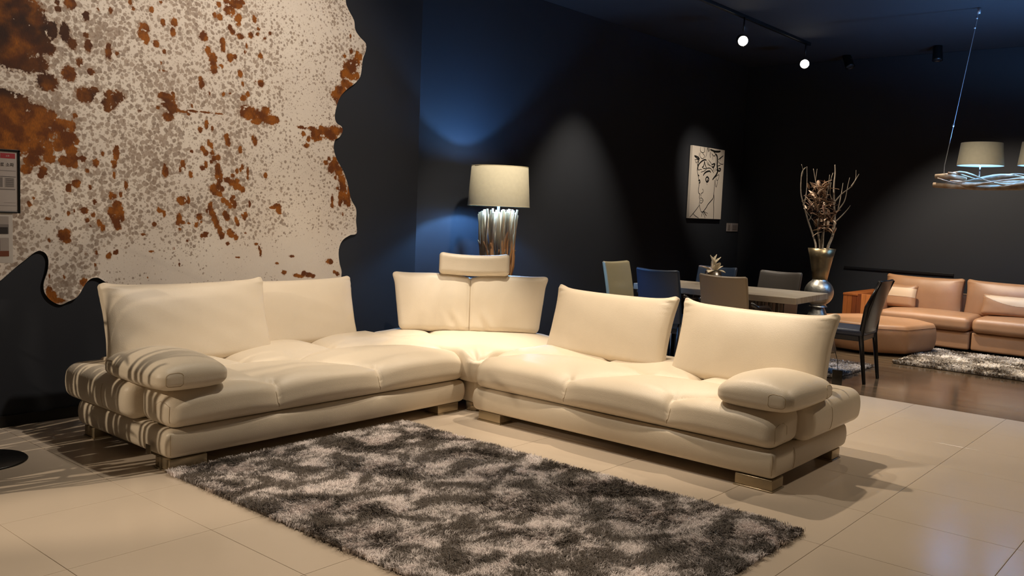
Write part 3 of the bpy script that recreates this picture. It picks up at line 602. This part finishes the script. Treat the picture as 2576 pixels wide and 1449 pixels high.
# ------------------------------------------------------------ painting
pt = empty('painting', (10.99, 5.92, 1.865)); tag(pt, 'tall white canvas with a black ink drawing of a face on the dark back wall', 'painting')
link('canvas', *box(-.45, .45, -.02, .02, -.48, .48, .003), mat('canvas_white', (214, 204, 192), .8, bump=.3, bscale=400), pt, False)
INK = mat('black_ink', (12, 11, 12), .7)
C4 = [(225, 172), (728, 255), (165, 1322), (660, 1342)]
def uv(zx, zy):
    u, v = .5, .5
    for _ in range(12):
        tx = C4[0][0]*(1-u)+C4[1][0]*u; bx_ = C4[2][0]*(1-u)+C4[3][0]*u; ty = C4[0][1]*(1-u)+C4[1][1]*u; by_ = C4[2][1]*(1-u)+C4[3][1]*u
        v += (zy-(ty*(1-v)+by_*v))/(by_-ty); u += (zx-(tx*(1-v)+bx_*v))/500
    return -.45+.9*u, .48-.96*v
STROKES = [(5,'320 400 300 470 290 540 290 580 300 640 310 700 318 760 312 830 306 880 312 925 330 945 322 985 330 1040 322 1090 330 1160 345 1215'),(9,'288 575 310 480 350 430 400 400 430 410'),(4,'318 290 300 540 340 550 360 555'),
(6,'345 1215 365 1225 390 1205 430 1150 450 1110 500 1050 535 1005 545 940 555 830 560 720'),(6,'545 940 550 1000 542 1100 545 1180 540 1335'),(10,'380 650 395 620 430 590 480 580 495 605'),(5,'345 595 400 575 440 535 490 535 520 570 545 610'),
(11,'415 700 440 670 465 700 455 740 430 745 415 700'),(12,'440 705 448 735'),(4,'435 765 440 800'),(8,'305 730 325 720 330 760 312 765'),(10,'298 635 318 655'),(4,'365 860 380 880 375 915 350 930 345 955 345 985'),(4,'330 1010 350 1000 380 1040 350 1085 330 1070'),(3,'335 1040 375 1042'),
(5,'325 1110 270 1190 225 1250 175 1310'),(4,'225 1250 260 1285 310 1320'),(7,'365 1225 355 1300'),(5,'375 1225 410 1320'),(8,'385 1215 430 1285'),(4,'390 1215 450 1248'),
(14,'525 715 560 670 590 630 610 570 600 500 605 420 600 350 575 310'),(7,'620 400 660 370 700 340'),(4,'620 430 650 465 690 475 700 465'),(4,'640 420 660 380'),(10,'590 560 640 580 655 545 625 540'),(8,'610 500 650 490'),(4,'565 680 600 650 630 640 625 690 600 730 580 680'),(4,'575 700 570 780 585 830 605 760 600 720'),
(12,'490 240 560 270 620 275 655 268'),(8,'440 210 470 280'),(8,'460 205 480 260'),(5,'500 270 485 320 490 370'),(5,'510 300 550 345 570 310 545 280'),(4,'440 210 435 290 415 370'),(4,'410 200 405 290'),(4,'340 195 335 260 370 290 395 270 390 200'),(4,'335 280 330 340 355 380 385 375 400 340 370 300'),
(8,'245 335 290 355 325 385'),(6,'245 340 275 370 320 395'),(4,'250 400 290 395 310 405'),(4,'260 410 275 450 300 400'),(5,'290 490 300 430 320 390'),(8,'400 420 385 500 360 520'),(6,'400 420 410 480 430 530'),(5,'430 530 400 540 370 530'),(4,'435 420 445 460 460 490'),(4,'460 400 490 440 510 470'),(5,'455 440 470 480 500 500'),
(10,'510 480 560 465 535 520 510 500'),(5,'570 470 540 540 530 590'),(4,'580 330 585 400 580 480'),(4,'520 320 525 400'),(3,'590 530 545 570'),(3,'595 550 550 590')]
g = []
for wd, s in STROKES:
    a = list(map(float, s.split())); P = [uv(a[i], a[i+1]) for i in range(0, len(a), 2)]
    P = crom(P, 5) if len(P) > 2 else [np.array(q) for q in P]; P = np.array(P); T = np.gradient(P, axis=0); T /= np.linalg.norm(T, axis=1, keepdims=True)+1e-9
    nrm = np.column_stack([-T[:, 1], T[:, 0]]); ww = .0012*wd*(.55+.45*np.sin(np.linspace(.2, 2.9, len(P))))[:, None]
    A, B = P+nrm*ww, P-nrm*ww; n = len(P)
    V = np.array([(q[0], -.0212, q[1]) for q in np.vstack([A, B])]); Fc = [(i, i+1, n+i+1, n+i) for i in range(n-1)]; g.append((V, Fc))
link('ink_drawing', *merge(*g), INK, pt, False)

# ------------------------------------------------------------ dining group
tb = empty('dining_table', (7.70, 3.84, 0), math.radians(3)); tag(tb, 'long dining table with a grey wood top and slatted metal pedestals', 'table')
TOPM = mat('grey_oak', (158, 146, 128), .5, var=.25, vscale=2, stretch=(14, 1.2, 4), rgb2=(124, 112, 98), bump=.15, bscale=5)
link('tabletop', *box(-.42, .42, -.79, .79, .70, .755, .004), TOPM, tb, False)
for yy in (-.38, .38):
    link('floor_plate', *box(-.22, .22, yy-.26, yy+.26, 0, .018, .003), CHROME, tb, False)
    for k in range(7):
        link('slat', *box(-.16, .16, yy-.215+.07*k, yy-.205+.07*k, .018, .70, .002), mat('dark_slat', (34, 30, 28), .3), tb, False)
for yy in (-.38, .38):
    for k in range(6): link('chrome_rod', *tube([(-.18, yy-.175+.07*k, .018), (-.18, yy-.175+.07*k, .70)], .009, 8), CHROME, tb)
def chair(label, cname, rgb, x, y, rz, group, arms=True, w=.46, hgt=.92, dark=(28, 22, 19), seatrgb=None):
    """faces local -Y"""
    root = empty('dining_chair', (x, y, 0), rz); tag(root, label, 'chair', group)
    up_ = mat('chair_'+cname, rgb, .4, bump=.2, bscale=250); fr = mat('chair_frame', dark, .35)
    st = mat('chair_seat_'+cname, seatrgb or rgb, .4, bump=.2, bscale=250)
    V, Fc = rbox(w, .46, .085, .03, (8, 8, 2), 3); V[:, 2] += .012*(1-(V[:, 0]/(w/2))**2)*(V[:, 2] > 0); V += np.array([0, -.02, .43]); link('seat', V, Fc, st, root)
    bh = hgt-.44; V, Fc = rbox(w-.02, .045, bh, .016, (14, 2, 14), 2)
    x_ = V[:, 0]/(w/2); z_ = V[:, 2]/bh+.5
    V[:, 1] += .035*(1-x_**2)+.09*np.clip(z_, 0, 1)**1.5; V[:, 2] += -.012*(1-x_**2)*(z_ > .5); V += np.array([0, .20, .44+bh/2]); link('backrest', V, Fc, up_, root)
    pipe = [(xx, .20+.035*(1-(xx/(w/2))**2)+.092, hgt-.001-.012*(1-(xx/(w/2))**2)) for xx in np.linspace(-w/2+.02, w/2-.02, 9)]
    link('piping', *tube(pipe, .005, 6), up_, root)
    for sx in (-1, 1):
        link('leg', *tube([(sx*(w/2-.03), -.21, .40), (sx*(w/2-.03), -.215, 0)], [.02, .013], 8), fr, root)
        link('leg', *tube([(sx*(w/2-.03), .19, .46), (sx*(w/2-.03), .22, .2), (sx*(w/2-.03), .26, 0)], [.02, .018, .013], 8), fr, root)
    link('apron', *box(-w/2+.03, w/2-.03, -.22, .19, .345, .395, .006), fr, root, False)
    if arms:
        for sx in (-1, 1):
            xx = sx*(w/2+.012)
            link('armrest', *tube([(xx*.93, -.20, .40), (xx, -.19, .60), (xx, -.10, .655), (xx, .10, .66), (xx, .22, .70)], [.014, .015, .018, .018, .016], 8), fr, root)
    return root
G = 'chairs around the long dining table'
chair('taupe leather chair at the far head of the long table', 'taupe', (150, 140, 112), 7.62, 4.78, 0, G, False, .47, .93)
chair('navy leather armchair seen from behind on the near side of the table', 'navy', (32, 46, 66), 7.28, 4.20, HPI, G, True, .46, .93)
chair('taupe leather armchair seen from behind on the near side of the table', 'brown', (122, 106, 84), 7.20, 3.51, HPI, G, True, .46, .93)
chair('navy leather chair on the far side of the table behind the flowers', 'navy', (32, 46, 66), 8.24, 4.40, -HPI, G, True, .46, .90)
chair('dark brown leather chair on the far side of the table near the silver vase', 'umber', (64, 58, 52), 8.28, 3.72, -HPI, G, True, .46, .90)
# dark wooden chair at the near head of the table: facing the table (+Y)
root = empty('dining_chair', (8.14, 2.90, 0), math.pi+math.radians(3)); tag(root, 'black wooden side chair with a navy seat at the right end of the table', 'chair', G)
DW = mat('black_wood', (20, 17, 17), .25); NV = mat('navy_seat', (38, 44, 62), .4)
V, Fc = rbox(.47, .47, .06, .022, (8, 8, 2), 3); V += np.array([0, 0, .445]); link('seat', V, Fc, NV, root)
link('seat_frame', *box(-.225, .225, -.225, .225, .375, .425, .006), DW, root, False)
V, Fc = rbox(.42, .03, .48, .010, (8, 1, 10), 2); z_ = V[:, 2]/.48+.5; V[:, 1] += .12*np.clip(z_, 0, 1)**1.2+.015*(1-(V[:, 0]/.21)**2); V += np.array([0, .215, .68]); link('backrest', V, Fc, DW, root)
for sx in (-1, 1):
    link('leg', *tube([(sx*.2, -.2, .40), (sx*.2, -.205, 0)], [.022, .014], 8), DW, root)
    link('leg', *tube([(sx*.21, .27, 0), (sx*.21, .215, .42), (sx*.21, .245, .68), (sx*.21, .345, .91)], [.015, .024, .020, .013], 8), DW, root)
# flowers on the table
fw = empty('flower_arrangement', (7.90, 4.12, .756)); fw.scale = (1.5, 1.5, 1.5); tag(fw, 'small arrangement of pale dried flowers standing on the dining table', 'flowers')
link('pot', *lathe([(0, 0), (.05, 0), (.06, .03), (.05, .09), (.044, .09), (.044, .03), (0, .02)], 20), mat('silver_pot', (150, 140, 130), .3, metal=.8), fw)
PET = mat('cream_petal', (225, 208, 176), .7); PET2 = mat('mauve_petal', (186, 168, 172), .7)
def leafy(p0, d, L_, W_, n=7, curl=.25):
    p0 = np.array(p0, float); d = np.array(d, float); d /= np.linalg.norm(d); s = np.cross(d, [0, 0, 1.]); s /= np.linalg.norm(s)+1e-9; u = np.cross(s, d); V = []; Fc = []
    for i, t in enumerate(np.linspace(0, 1, n)):
        c = p0+d*L_*t+u*(-curl*L_*t*t); w_ = W_*math.sin(math.pi*(.08+.90*t))**.8
        V += [c-s*w_+u*w_*.3, c-u*.002, c+s*w_+u*w_*.3, c+u*.004]
    for i in range(n-1):
        for k in range(4): k2 = (k+1) % 4; Fc.append((4*i+k, 4*i+k2, 4*i+4+k2, 4*i+4+k))
    return np.array(V), Fc
rr_ = np.random.default_rng(5)
for i in range(9):
    a = i*2.4; e = rr_.uniform(.1, 1.2); link('petal', *leafy((.02*math.cos(a), .02*math.sin(a), .09), (math.cos(a)*math.cos(e), math.sin(a)*math.cos(e), math.sin(e)), rr_.uniform(.05, .08), .026), PET2 if i % 3 == 0 else PET, fw)
for dx_, dz in ((.02, .15), (-.03, .13), (.05, .10)): link('petal', *leafy((dx_*.7, dx_*.7, .10), (dx_, -dx_, dz), .10, .036, curl=.05), PET, fw)

# ------------------------------------------------------------ silver vase with branches
vs = empty('floor_vase', (9.6, 3.72, 0)); tag(vs, 'tall silver floor vase of stacked ball and cones beyond the end of the table', 'vase')
SIL = mat('hammered_silver', (186, 182, 172), .42, metal=1, bump=.8, bscale=28, var=.2, vscale=12); BRZ = mat('aged_bronze', (170, 152, 118), .36, metal=.9, bump=.6, bscale=24, var=.3, vscale=8)
link('base_cone', *lathe([(0, 0), (.22, 0), (.222, .02), (.19, .14), (.145, .28), (.10, .40), (.066, .48), (.062, .50)], 48), SIL, vs)
link('ball', *lathe([(.10, .485)]+[(.155*math.cos(math.radians(a)), .64+.150*math.sin(math.radians(a))) for a in range(-60, 66, 9)]+[(.075, .79)], 48), SIL, vs)
link('cup', *lathe([(.06, .775), (.078, .78), (.098, .90), (.122, 1.02), (.146, 1.12), (.142, 1.12), (.115, 1.0), (.07, .80), (0, .79)], 48), BRZ, vs)
br = empty('dried_branches', (9.6, 3.72, 1.0)); tag(br, 'bare pale branches with dried brown leaves standing in the tall silver vase', 'branches')
BARK = mat('pale_bark', (178, 164, 146), .85, bump=.5, bscale=90, var=.35, vscale=40)
# picture-plane directions of the bouquet: rx along the wall-ish horizontal, up
hx = np.array([.646, -.763, 0]); hd_ = np.array([.763, .646, 0])
def bp(u, v, w_=0): return hx*(u-.05*max(v, 0))+hd_*w_+np.array([0, 0, v])
def branch(pts, r0, r1, kids=()):
    P = crom([bp(*p) for p in pts], 5); g = [tube(P, list(np.linspace(r0, r1, len(P))), 7)]
    for k in kids: K = crom([bp(*p) for p in k], 4); g.append(tube(K, list(np.linspace(r1*1.3+.001, .0018, len(K))), 6))
    link('branch', *merge(*g), BARK, br)
branch([(-.05, -.15, 0), (-.06, .12, 0), (-.075, .22, .02), (-.14, .40, .02), (-.20, .58, .0), (-.235, .72, 0), (-.23, .92, .0), (-.19, .99, 0)], .013, .003, [[(-.20, .58, 0), (-.17, .72, .02), (-.165, .88, .02), (-.17, 1.0, .02)], [(-.14, .42, 0), (-.11, .50, 0), (-.10, .60, 0)], [(-.20, .55, 0), (-.13, .46, .0), (-.06, .38, 0)], [(-.235, .88, 0), (-.215, .95, 0), (-.235, 1.02, 0)]])
branch([(-.03, -.15, .03), (-.005, .12, .03), (-.03, .30, .03), (-.02, .55, .04), (-.025, .70, .03), (-.07, .86, .03), (-.095, .98, .03)], .014, .003, [[(-.07, .86, .03), (-.06, .93, .03), (-.055, .98, .03)]])
branch([(.03, -.15, -.02), (.06, .12, -.02), (.11, .26, -.02), (.13, .42, -.02), (.12, .60, -.02), (.115, .80, -.02), (.125, .94, -.02), (.12, 1.03, -.02)], .018, .005, [[(.12, .62, -.02), (.20, .72, -.02), (.30, .80, -.02), (.345, .88, -.02), (.35, .98, -.02)], [(.30, .80, -.02), (.33, .86, -.04), (.375, .94, -.04)], [(.12, .48, 0), (.20, .58, 0), (.245, .66, 0), (.27, .80, 0), (.29, .90, 0)], [(.13, .40, 0), (.20, .47, 0), (.27, .55, 0), (.305, .60, 0)], [(.115, .62, 0), (.08, .72, 0), (.09, .84, 0)], [(.17, .55, 0), (.20, .70, 0), (.22, .84, 0)]])
branch([(.0, -.15, -.04), (.0, .10, -.04), (.01, .40, -.05), (.02, .62, -.05), (.045, .78, -.05), (.09, .94, -.05)], .010, .003, [[(.045, .80, -.05), (.055, .92, -.05)]])
branch([(.03, -.15, .06), (.02, .2, .06), (.05, .36, .07), (.10, .52, .08)], .007, .003)
DL = [mat('dried_leaf', (168, 134, 106), .75, var=.4, vscale=20), mat('dried_leaf_dark', (92, 62, 46), .75), mat('dried_leaf_pale', (206, 178, 152), .7)]
r = np.random.default_rng(9)
for i in range(150):
    v = r.uniform(.28, .82); u = r.normal(.0, .055)+(.04 if v < .5 else -.03); w_ = r.normal(0, .05)
    a = r.uniform(0, 6.28); e = r.uniform(-.3, 1.3); d = bp(math.cos(a)*math.cos(e), math.sin(e), math.sin(a)*math.cos(e))
    link('leaf', *leafy(bp(u, v, w_), d, r.uniform(.07, .15), r.uniform(.012, .024), 6, r.uniform(0, .4)), DL[int(r.integers(0, 3))], br)

# ------------------------------------------------------------ pendant lamp
pd = empty('pendant_lamp', (9.8, 1.652, 1.868)); pd.scale = (1.18, 1.18, 1.18); tag(pd, 'hanging lamp of twisted driftwood with beige drum shades on steel cables', 'lamp')
DRIFT = mat('bleached_driftwood', (186, 168, 146), .8, bump=.6, bscale=40, var=.3, vscale=12, rgb2=(150, 118, 86))
r = np.random.default_rng(21)
for k in range(7):
    ph = k*.9; y0_, y1_ = (.85-r.uniform(0, .12), -.95)
    P = []
    for t in np.linspace(0, 1, 34):
        y = y0_+(y1_-y0_)*t; a = ph+t*11*(1 if k % 2 else -.8); R_ = .050*(.5+.5*math.sin(t*9+k))+.014
        P.append((R_*math.cos(a), y, .01+R_*math.sin(a)*.9+.012*math.sin(t*14+k)))
    link('driftwood_limb', *tube(P, [(.012+.008*math.sin(i*.6+k))*min(1, .45+i*.12) for i in range(34)], 8), DRIFT, pd)
link('driftwood_limb', *tube([(0, .87, .045), (.01, .75, .05), (.0, .62, .02)], [.018, .026, .018], 8), DRIFT, pd)
link('driftwood_limb', *tube([(0, .88, -.03), (.01, .5, -.045), (.0, .2, -.04), (0, 0, -.01)], [.022, .024, .024, .012], 8), DRIFT, pd)
for y in (1.92, 1.46, 1.0):
    V, Fc = shade_mesh(.180, .160, .135, .325, .003, 44); V[:, 1] += y-1.4; sh = link('lamp_shade', V, Fc, SHADE, pd)
    V, Fc = shade_mesh(.177, .157, .136, .324, .001, 44); V[:, 1] += y-1.4; link('lining', V, Fc, SHIN, sh)
    link('stem', *tube([(0, y-1.4, .03), (0, y-1.4, .17)], .006, 8), CHROME, pd)
    link('lamp_holder', *tube([(0, y-1.4, .16), (0, y-1.4, .20)], .016, 12), CHROME, pd)
    df = link('bulb', *lathe([(.001, .195), (.012, .198), (.022, .212), (.026, .228), (.020, .245), (.001, .252)], 20), mat('lit_bulb', (200, 228, 255), .5, emit=(190, 222, 255), estr=6), pd)
    df.location = (0, y-1.4, 0)
STEEL = mat('steel_cable', (190, 195, 205), .3, metal=.6)
HL = (H-1.868)/1.18
for (ya, yb) in ((.80, .63), (-.85, -.70)):
    link('cable', *tube([(0, ya, .06), (.0, ya, .14), (0, yb+.01, HL-.10), (.0, yb, HL)], .0028, 6), STEEL, pd)
    for t in (.25, .87, .93):
        c = np.array([0, ya+(yb-ya)*t, .14+(HL-.14)*t]); link('cable_clamp', *tube([c, c+[0, 0, .02]], .008, 8), STEEL, pd)
    link('ceiling_hook', *tube([(0, yb, HL-.05), (0, yb, HL)], .014, 8), STEEL, pd)

# ------------------------------------------------------------ tan leather sofa
TAN = mat('tan_leather', (180, 134, 96), .38, bump=.3, bscale=200, var=.12, vscale=4); CREAMB = mat('cream_band', (222, 190, 152), .5)
tn = empty('sofa', (11.4, 2.4, 0)); tag(tn, 'tan leather sofa with a wooden slatted arm against the right wall', 'sofa')
def rb(x0, x1, y0, y1, z0, z1, r_=.05, n=(14, 14, 4), bul=.02, seed=0):
    V, Fc = rbox(x1-x0, y1-y0, z1-z0, r_, n, 4); x, y, z = V[:, 0]/((x1-x0)/2), V[:, 1]/((y1-y0)/2), V[:, 2]/((z1-z0)/2)
    V[:, 2] += bul*(1-x**2)*(1-y**2)*(z > 0); V += np.array([(x0+x1)/2, (y0+y1)/2, (z0+z1)/2]); V[:, 2] += .003*smooth_noise(V, 12, seed); return V, Fc
for (a, b_) in ((2.50, 3.50), (1.30, 2.48)):
    add('base', rb(10.98, 11.95, a, b_, .03, .235, .02, bul=0), TAN, tn)
    add('seat_cushion', rb(10.93, 11.6, a, b_, .235, .40, .06, bul=.03, seed=int(a)), TAN, tn)
for (a, b_) in ((2.75, 3.66), (1.62, 2.73), (.5, 1.60)):
    V, Fc = pillow(b_-a-.01, .43, .24, ears=.02, seed=int(a*10), n=(26, 4, 16), top_taper=.6); add('back_cushion', (xf(V, (11.62, (a+b_)/2, .36), -HPI, -.14), Fc), TAN, tn)
add('base', rb(10.98, 11.95, .1, 1.28, .03, .235, .02, bul=0), TAN, tn); add('seat_cushion', rb(10.93, 11.6, .1, 1.28, .235, .40, .06, bul=.03, seed=3), TAN, tn)
add('back_frame', rb(11.74, 11.97, .1, 3.75, .1, .60, .04, bul=0), TAN, tn)
am = add('arm', rb(10.93, 11.95, 3.52, 3.74, .06, .525, .02, bul=.0), TAN, tn)
SL = [mat('slat_wood_%d' % i, c, .4, var=.2, vscale=9, stretch=(4, 4, .6)) for i, c in enumerate(((164, 92, 40), (120, 60, 26), (190, 116, 58)))]
for k in range(7): add('wood_slat', box(10.905, 10.93, 3.545+.054*k, 3.597+.054*k, .06, .56, .002), SL[(k*5+k//2) % 3], tn, False)
add('wood_top', box(10.90, 11.95, 3.745, 3.925, .535, .56, .003), SL[0], tn, False); add('wood_side', box(10.93, 11.95, 3.745, 3.92, .06, .535, .003), SL[0], tn, False)
def lumbar(label, loc, w, h, band, rz=-HPI, lean=-.25):
    root = empty('lumbar_pillow', loc); tag(root, label, 'pillow')
    V, Fc = pillow(w, h, .13, ears=.01, seed=int(w*100), n=(90, 4, 44), top_taper=.5, r=.04); link('pillow_body', xf(V, (0, 0, 0), rz, lean), Fc, TAN, root)
    # band, following the pillow face
    sel = []; V0 = V.copy(); V0[:, 1] = np.where(V0[:, 1] < 0, V0[:, 1]-.0025, V0[:, 1])
    for q in Fc:
        c = V0[list(q)].mean(0)
        if c[1] < -.012 and band(c[0]/(w/2), c[2]/h): sel.append(q)
    used = sorted({i for q in sel for i in q}); mp_ = {i: k for k, i in enumerate(used)}
    link('cream_panel', xf(V0[used], (0, 0, 0), rz, lean), [tuple(mp_[i] for i in q) for q in sel], CREAMB, root)
lumbar('tan throw pillow with a straight cream band at the left end of the tan sofa', (11.34, 3.42, .41), .44, .29, lambda x, z: .42 < z < .80)
lumbar('long tan lumbar pillow with a curved cream panel at the right of the tan sofa', (11.34, 2.06, .42), .86, .24, lambda x, z: z > .45+.5*x*x and z < .93)
ot = empty('ottoman', (10.45, 3.35, 0)); tag(ot, 'large low tan leather ottoman with angled corners in front of the tan sofa', 'ottoman')
V, Fc = radial([(9.95, 2.85), (10.55, 2.72), (10.85, 3.0), (10.80, 3.72), (10.35, 3.98), (9.80, 3.70), (9.72, 3.2)], .03, .335, .05, rings=12, bulge=.02, dens=.05, corner=.05); add('body', (V, Fc), TAN, ot); bpy.context.view_layer.update()
q = [tuple(np.array(a)*(1-t)+np.array(b_)*t) for a, b_ in (((9.70, 3.2, .30), (9.93, 2.83, .30)), ((9.93, 2.83, .30), (10.56, 2.70, .30)), ((10.56, 2.70, .30), (10.88, 3.0, .30))) for t in np.linspace(0, 1, 12)]; add('seam', tube(snap(ot.children[0], q[:12]+q[13:24]+q[25:]), .003, 5), mat('tan_seam', (120, 82, 54), .6), ot)

# ------------------------------------------------------------ sign stand on the left
sg = empty('sign_stand', (1.70, 4.99, 0)); tag(sg, 'black round-based information stand at the left edge with printed sheets', 'sign')
link('base', *lathe([(0, 0), (.205, 0), (.207, .004), (.20, .011), (.03, .014), (0, .014)], 48), BLACK, sg)
link('pole', *tube([(0, 0, .01), (0, 0, 1.30)], .011, 12), BLACK, sg)
fr = empty('frame', (0, 0, 0)); bpy.data.objects.remove(fr)
fo = link('board', *box(-.055, .170, -.035, -.025, 1.30, 1.61, .002), mat('board_white', (188, 180, 176), .5), sg, False)
for b_ in ((.166, .178, -.040, -.022, 1.292, 1.618), (-.06, .178, -.040, -.022, 1.606, 1.618), (-.06, .166, -.040, -.022, 1.292, 1.300)): link('frame', *box(*b_, .002), BLACK, sg, False)
PR = mat('print_red', (168, 54, 62), .6); PG = mat('print_grey', (128, 122, 120), .6); PG2 = mat('print_light', (168, 160, 156), .6); PD = mat('print_dark', (52, 48, 48), .6)
yy = -.0358
link('red_label', *box(.085, .155, yy, yy+.0004, 1.572, 1.598, .0001), PR, fo, False)
for (a, b_, c, d_, m_) in ((.0, .158, 1.508, 1.510, PG), (-.03, .158, 1.478, 1.480, PD), (-.03, .095, 1.425, 1.474, PG), (.105, .15, 1.425, 1.474, PG2), (-.03, .158, 1.330, 1.331, PG), (.08, .155, 1.412, 1.417, PG), (.10, .155, 1.345, 1.347, PG2)):
    link('print', *box(a, b_, yy, yy+.0004, c, d_, .0001), m_, fo, False)
for k in range(9): link('print', *box(.108, .148, yy-.0003, yy, 1.428+.005*k, 1.430+.005*k, .0001), PD, fo, False)
def text(body, size, loc, m_, parent, rot=(HPI, 0, 0), align='RIGHT'):
    cu = bpy.data.curves.new('text', 'FONT'); cu.body = body; cu.size = size; cu.align_x = align; cu.extrude = .0001
    cu.materials.append(m_); o = bpy.data.objects.new('lettering', cu); COL.objects.link(o); o.location = loc; o.rotation_euler = rot; bpy.context.view_layer.update()
    me = bpy.data.meshes.new_from_object(o.evaluated_get(bpy.context.evaluated_depsgraph_get())); bpy.data.objects.remove(o)
    o = bpy.data.objects.new('lettering', me); COL.objects.link(o); o.location = loc; o.rotation_euler = rot; o.parent = parent; return o
text('펠로 소파', .022, (.150, yy-.0006, 1.532), PD, fo)
text('소파', .010, (.128, yy-.0008, 1.581), mat('print_white', (230, 220, 215), .6), fo)
ls2 = link('paper_sheet', *box(-.07, .142, -.033, -.031, 1.035, 1.295, .001), PAPER, sg, False)
for (a, b_, c, d_, m_) in ((-.06, .122, 1.20, 1.275, PG2), (-.06, .122, 1.185, 1.235, PG), (.0, .118, 1.185, 1.22, PD), (-.06, .122, 1.07, 1.165, PG2), (-.06, .122, 1.07, 1.098, mat('print_rust', (120, 66, 44), .6)), (.03, .035, 1.10, 1.16, PD), (.03, .08, 1.155, 1.160, PD), (.075, .080, 1.10, 1.16, PD)):
    yy -= .0002; link('print', *box(a, b_, -.0338+(yy+.0358), -.0334+(yy+.0358), c, d_, .0001), m_, ls2, False)

# ------------------------------------------------------------ switch plates on the back wall
for i, (a, b_) in enumerate(((11.72, 11.83), (11.85, 12.06))):
    sp = empty('wall_switch', ((a+b_)/2, YB-.01, 1.27)); tag(sp, ('small pale switch plate, the left of two by the corner behind the vase' if i == 0 else 'wider pale switch plate, the right of two by the corner behind the vase'), 'switch')
    add('plate', box(a, b_, YB-.012, YB, 1.215, 1.335, .003), mat('switch_plate', (150, 140, 136), .5), sp, False)
    add('rocker', box(a+.03, b_-.03, YB-.016, YB-.012, 1.24, 1.31, .002), mat('switch_rocker', (120, 112, 110), .5), sp, False)

# ------------------------------------------------------------ ceiling track and spotlights
tr = empty('ceiling_track', (8.0, 4.5, H-.02)); tag(tr, 'long black lighting track running along the ceiling', 'track')
add('rail', box(2.5, 10.75, 4.48, 4.52, H-.035, H, .003), BLACK, tr, False)
def spotfix(label, x, y, z, target, on=True):
    root = empty('track_spotlight', (x, y, z)); tag(root, label, 'spotlight', 'ceiling spotlights')
    d = (Vector(target)-Vector((x, y, z))).normalized(); R_ = d.to_track_quat('-Z', 'Y').to_matrix(); R_ = np.array(R_)
    def tf(g): return g[0]@R_.T, g[1]
    link('housing', *tf(lathe([(0, .19), (.045, .19), (.052, .17), (.058, .02), (.060, .0), (.054, .0), (.052, .02), (0, .03)], 28)), BLACK, root)
    link('lens', *tf(lathe([(0, .012), (.051, .012), (.051, .014), (0, .014)], 24)), mat('lit_lens', (255, 240, 220), .4, emit=(255, 244, 228), estr=14) if on else mat('dark_lens', (60, 62, 66), .2), root)
    link('stem', *tube([(0, 0, .1), (0, 0, H-z-.03)], .009, 8), BLACK, root)
    return root
spotfix('bright spotlight on the ceiling track, the left of the two glowing ones', 8.95, 4.48, 3.30, (4.0, 1.0, 1.4))
spotfix('bright spotlight at the far end of the track, right of two glowing ones', 10.60, 4.48, 3.30, (4.0, 1.4, 1.2))
spotfix('unlit dark spotlight near the ceiling right of the glowing spotlights', 11.75, 4.35, 3.42, (11.2, 3.0, .5), False)
spotfix('unlit dark spotlight near the ceiling left of the hanging cable', 11.6, 3.25, 3.40, (11.2, 3.0, .5), False)
for x in (3.5, 4.9, 6.3): pass

# ------------------------------------------------------------ trough of canes added out of view at left to cast streaked shadows
tw = empty('shadow_canes', (.95, 5.0, 0)); tag(tw, 'added black trough of bare canes, out of view at left, casting streaked shadows on the sofa end', 'shadow_caster')
link('planter', *merge(box(-.14, .14, -.56, .56, 0, .30, .01), box(-.15, .15, -.57, .57, .28, .32, .01)), BLACK, tw, False)
r = np.random.default_rng(33)
for i in range(120):
    y0_ = r.uniform(-.5, .5); b0 = (r.uniform(-.1, .1), y0_, .28); t0 = (r.uniform(-.12, .12), y0_+r.normal(0, .07), r.uniform(.9, 2.1))
    P = wob(b0, t0, .02, 8, r); g = [tube(P, list(np.linspace(.011, .007, 8)), 6)]
    link('shadow_cane', *g[0], BARK, tw)
    for k in range(1 if i % 2 else 0):
        q = P[int(r.integers(2, 8))]; a = r.uniform(0, 6.28); e = r.uniform(-.4, 1.0)
        link('leaf', *leafy(q, (math.cos(a)*math.cos(e), math.sin(a)*math.cos(e), math.sin(e)), r.uniform(.10, .2), r.uniform(.012, .022), 6, .3), mat('shadow_cane_leaf', (70, 84, 50), .6), tw)
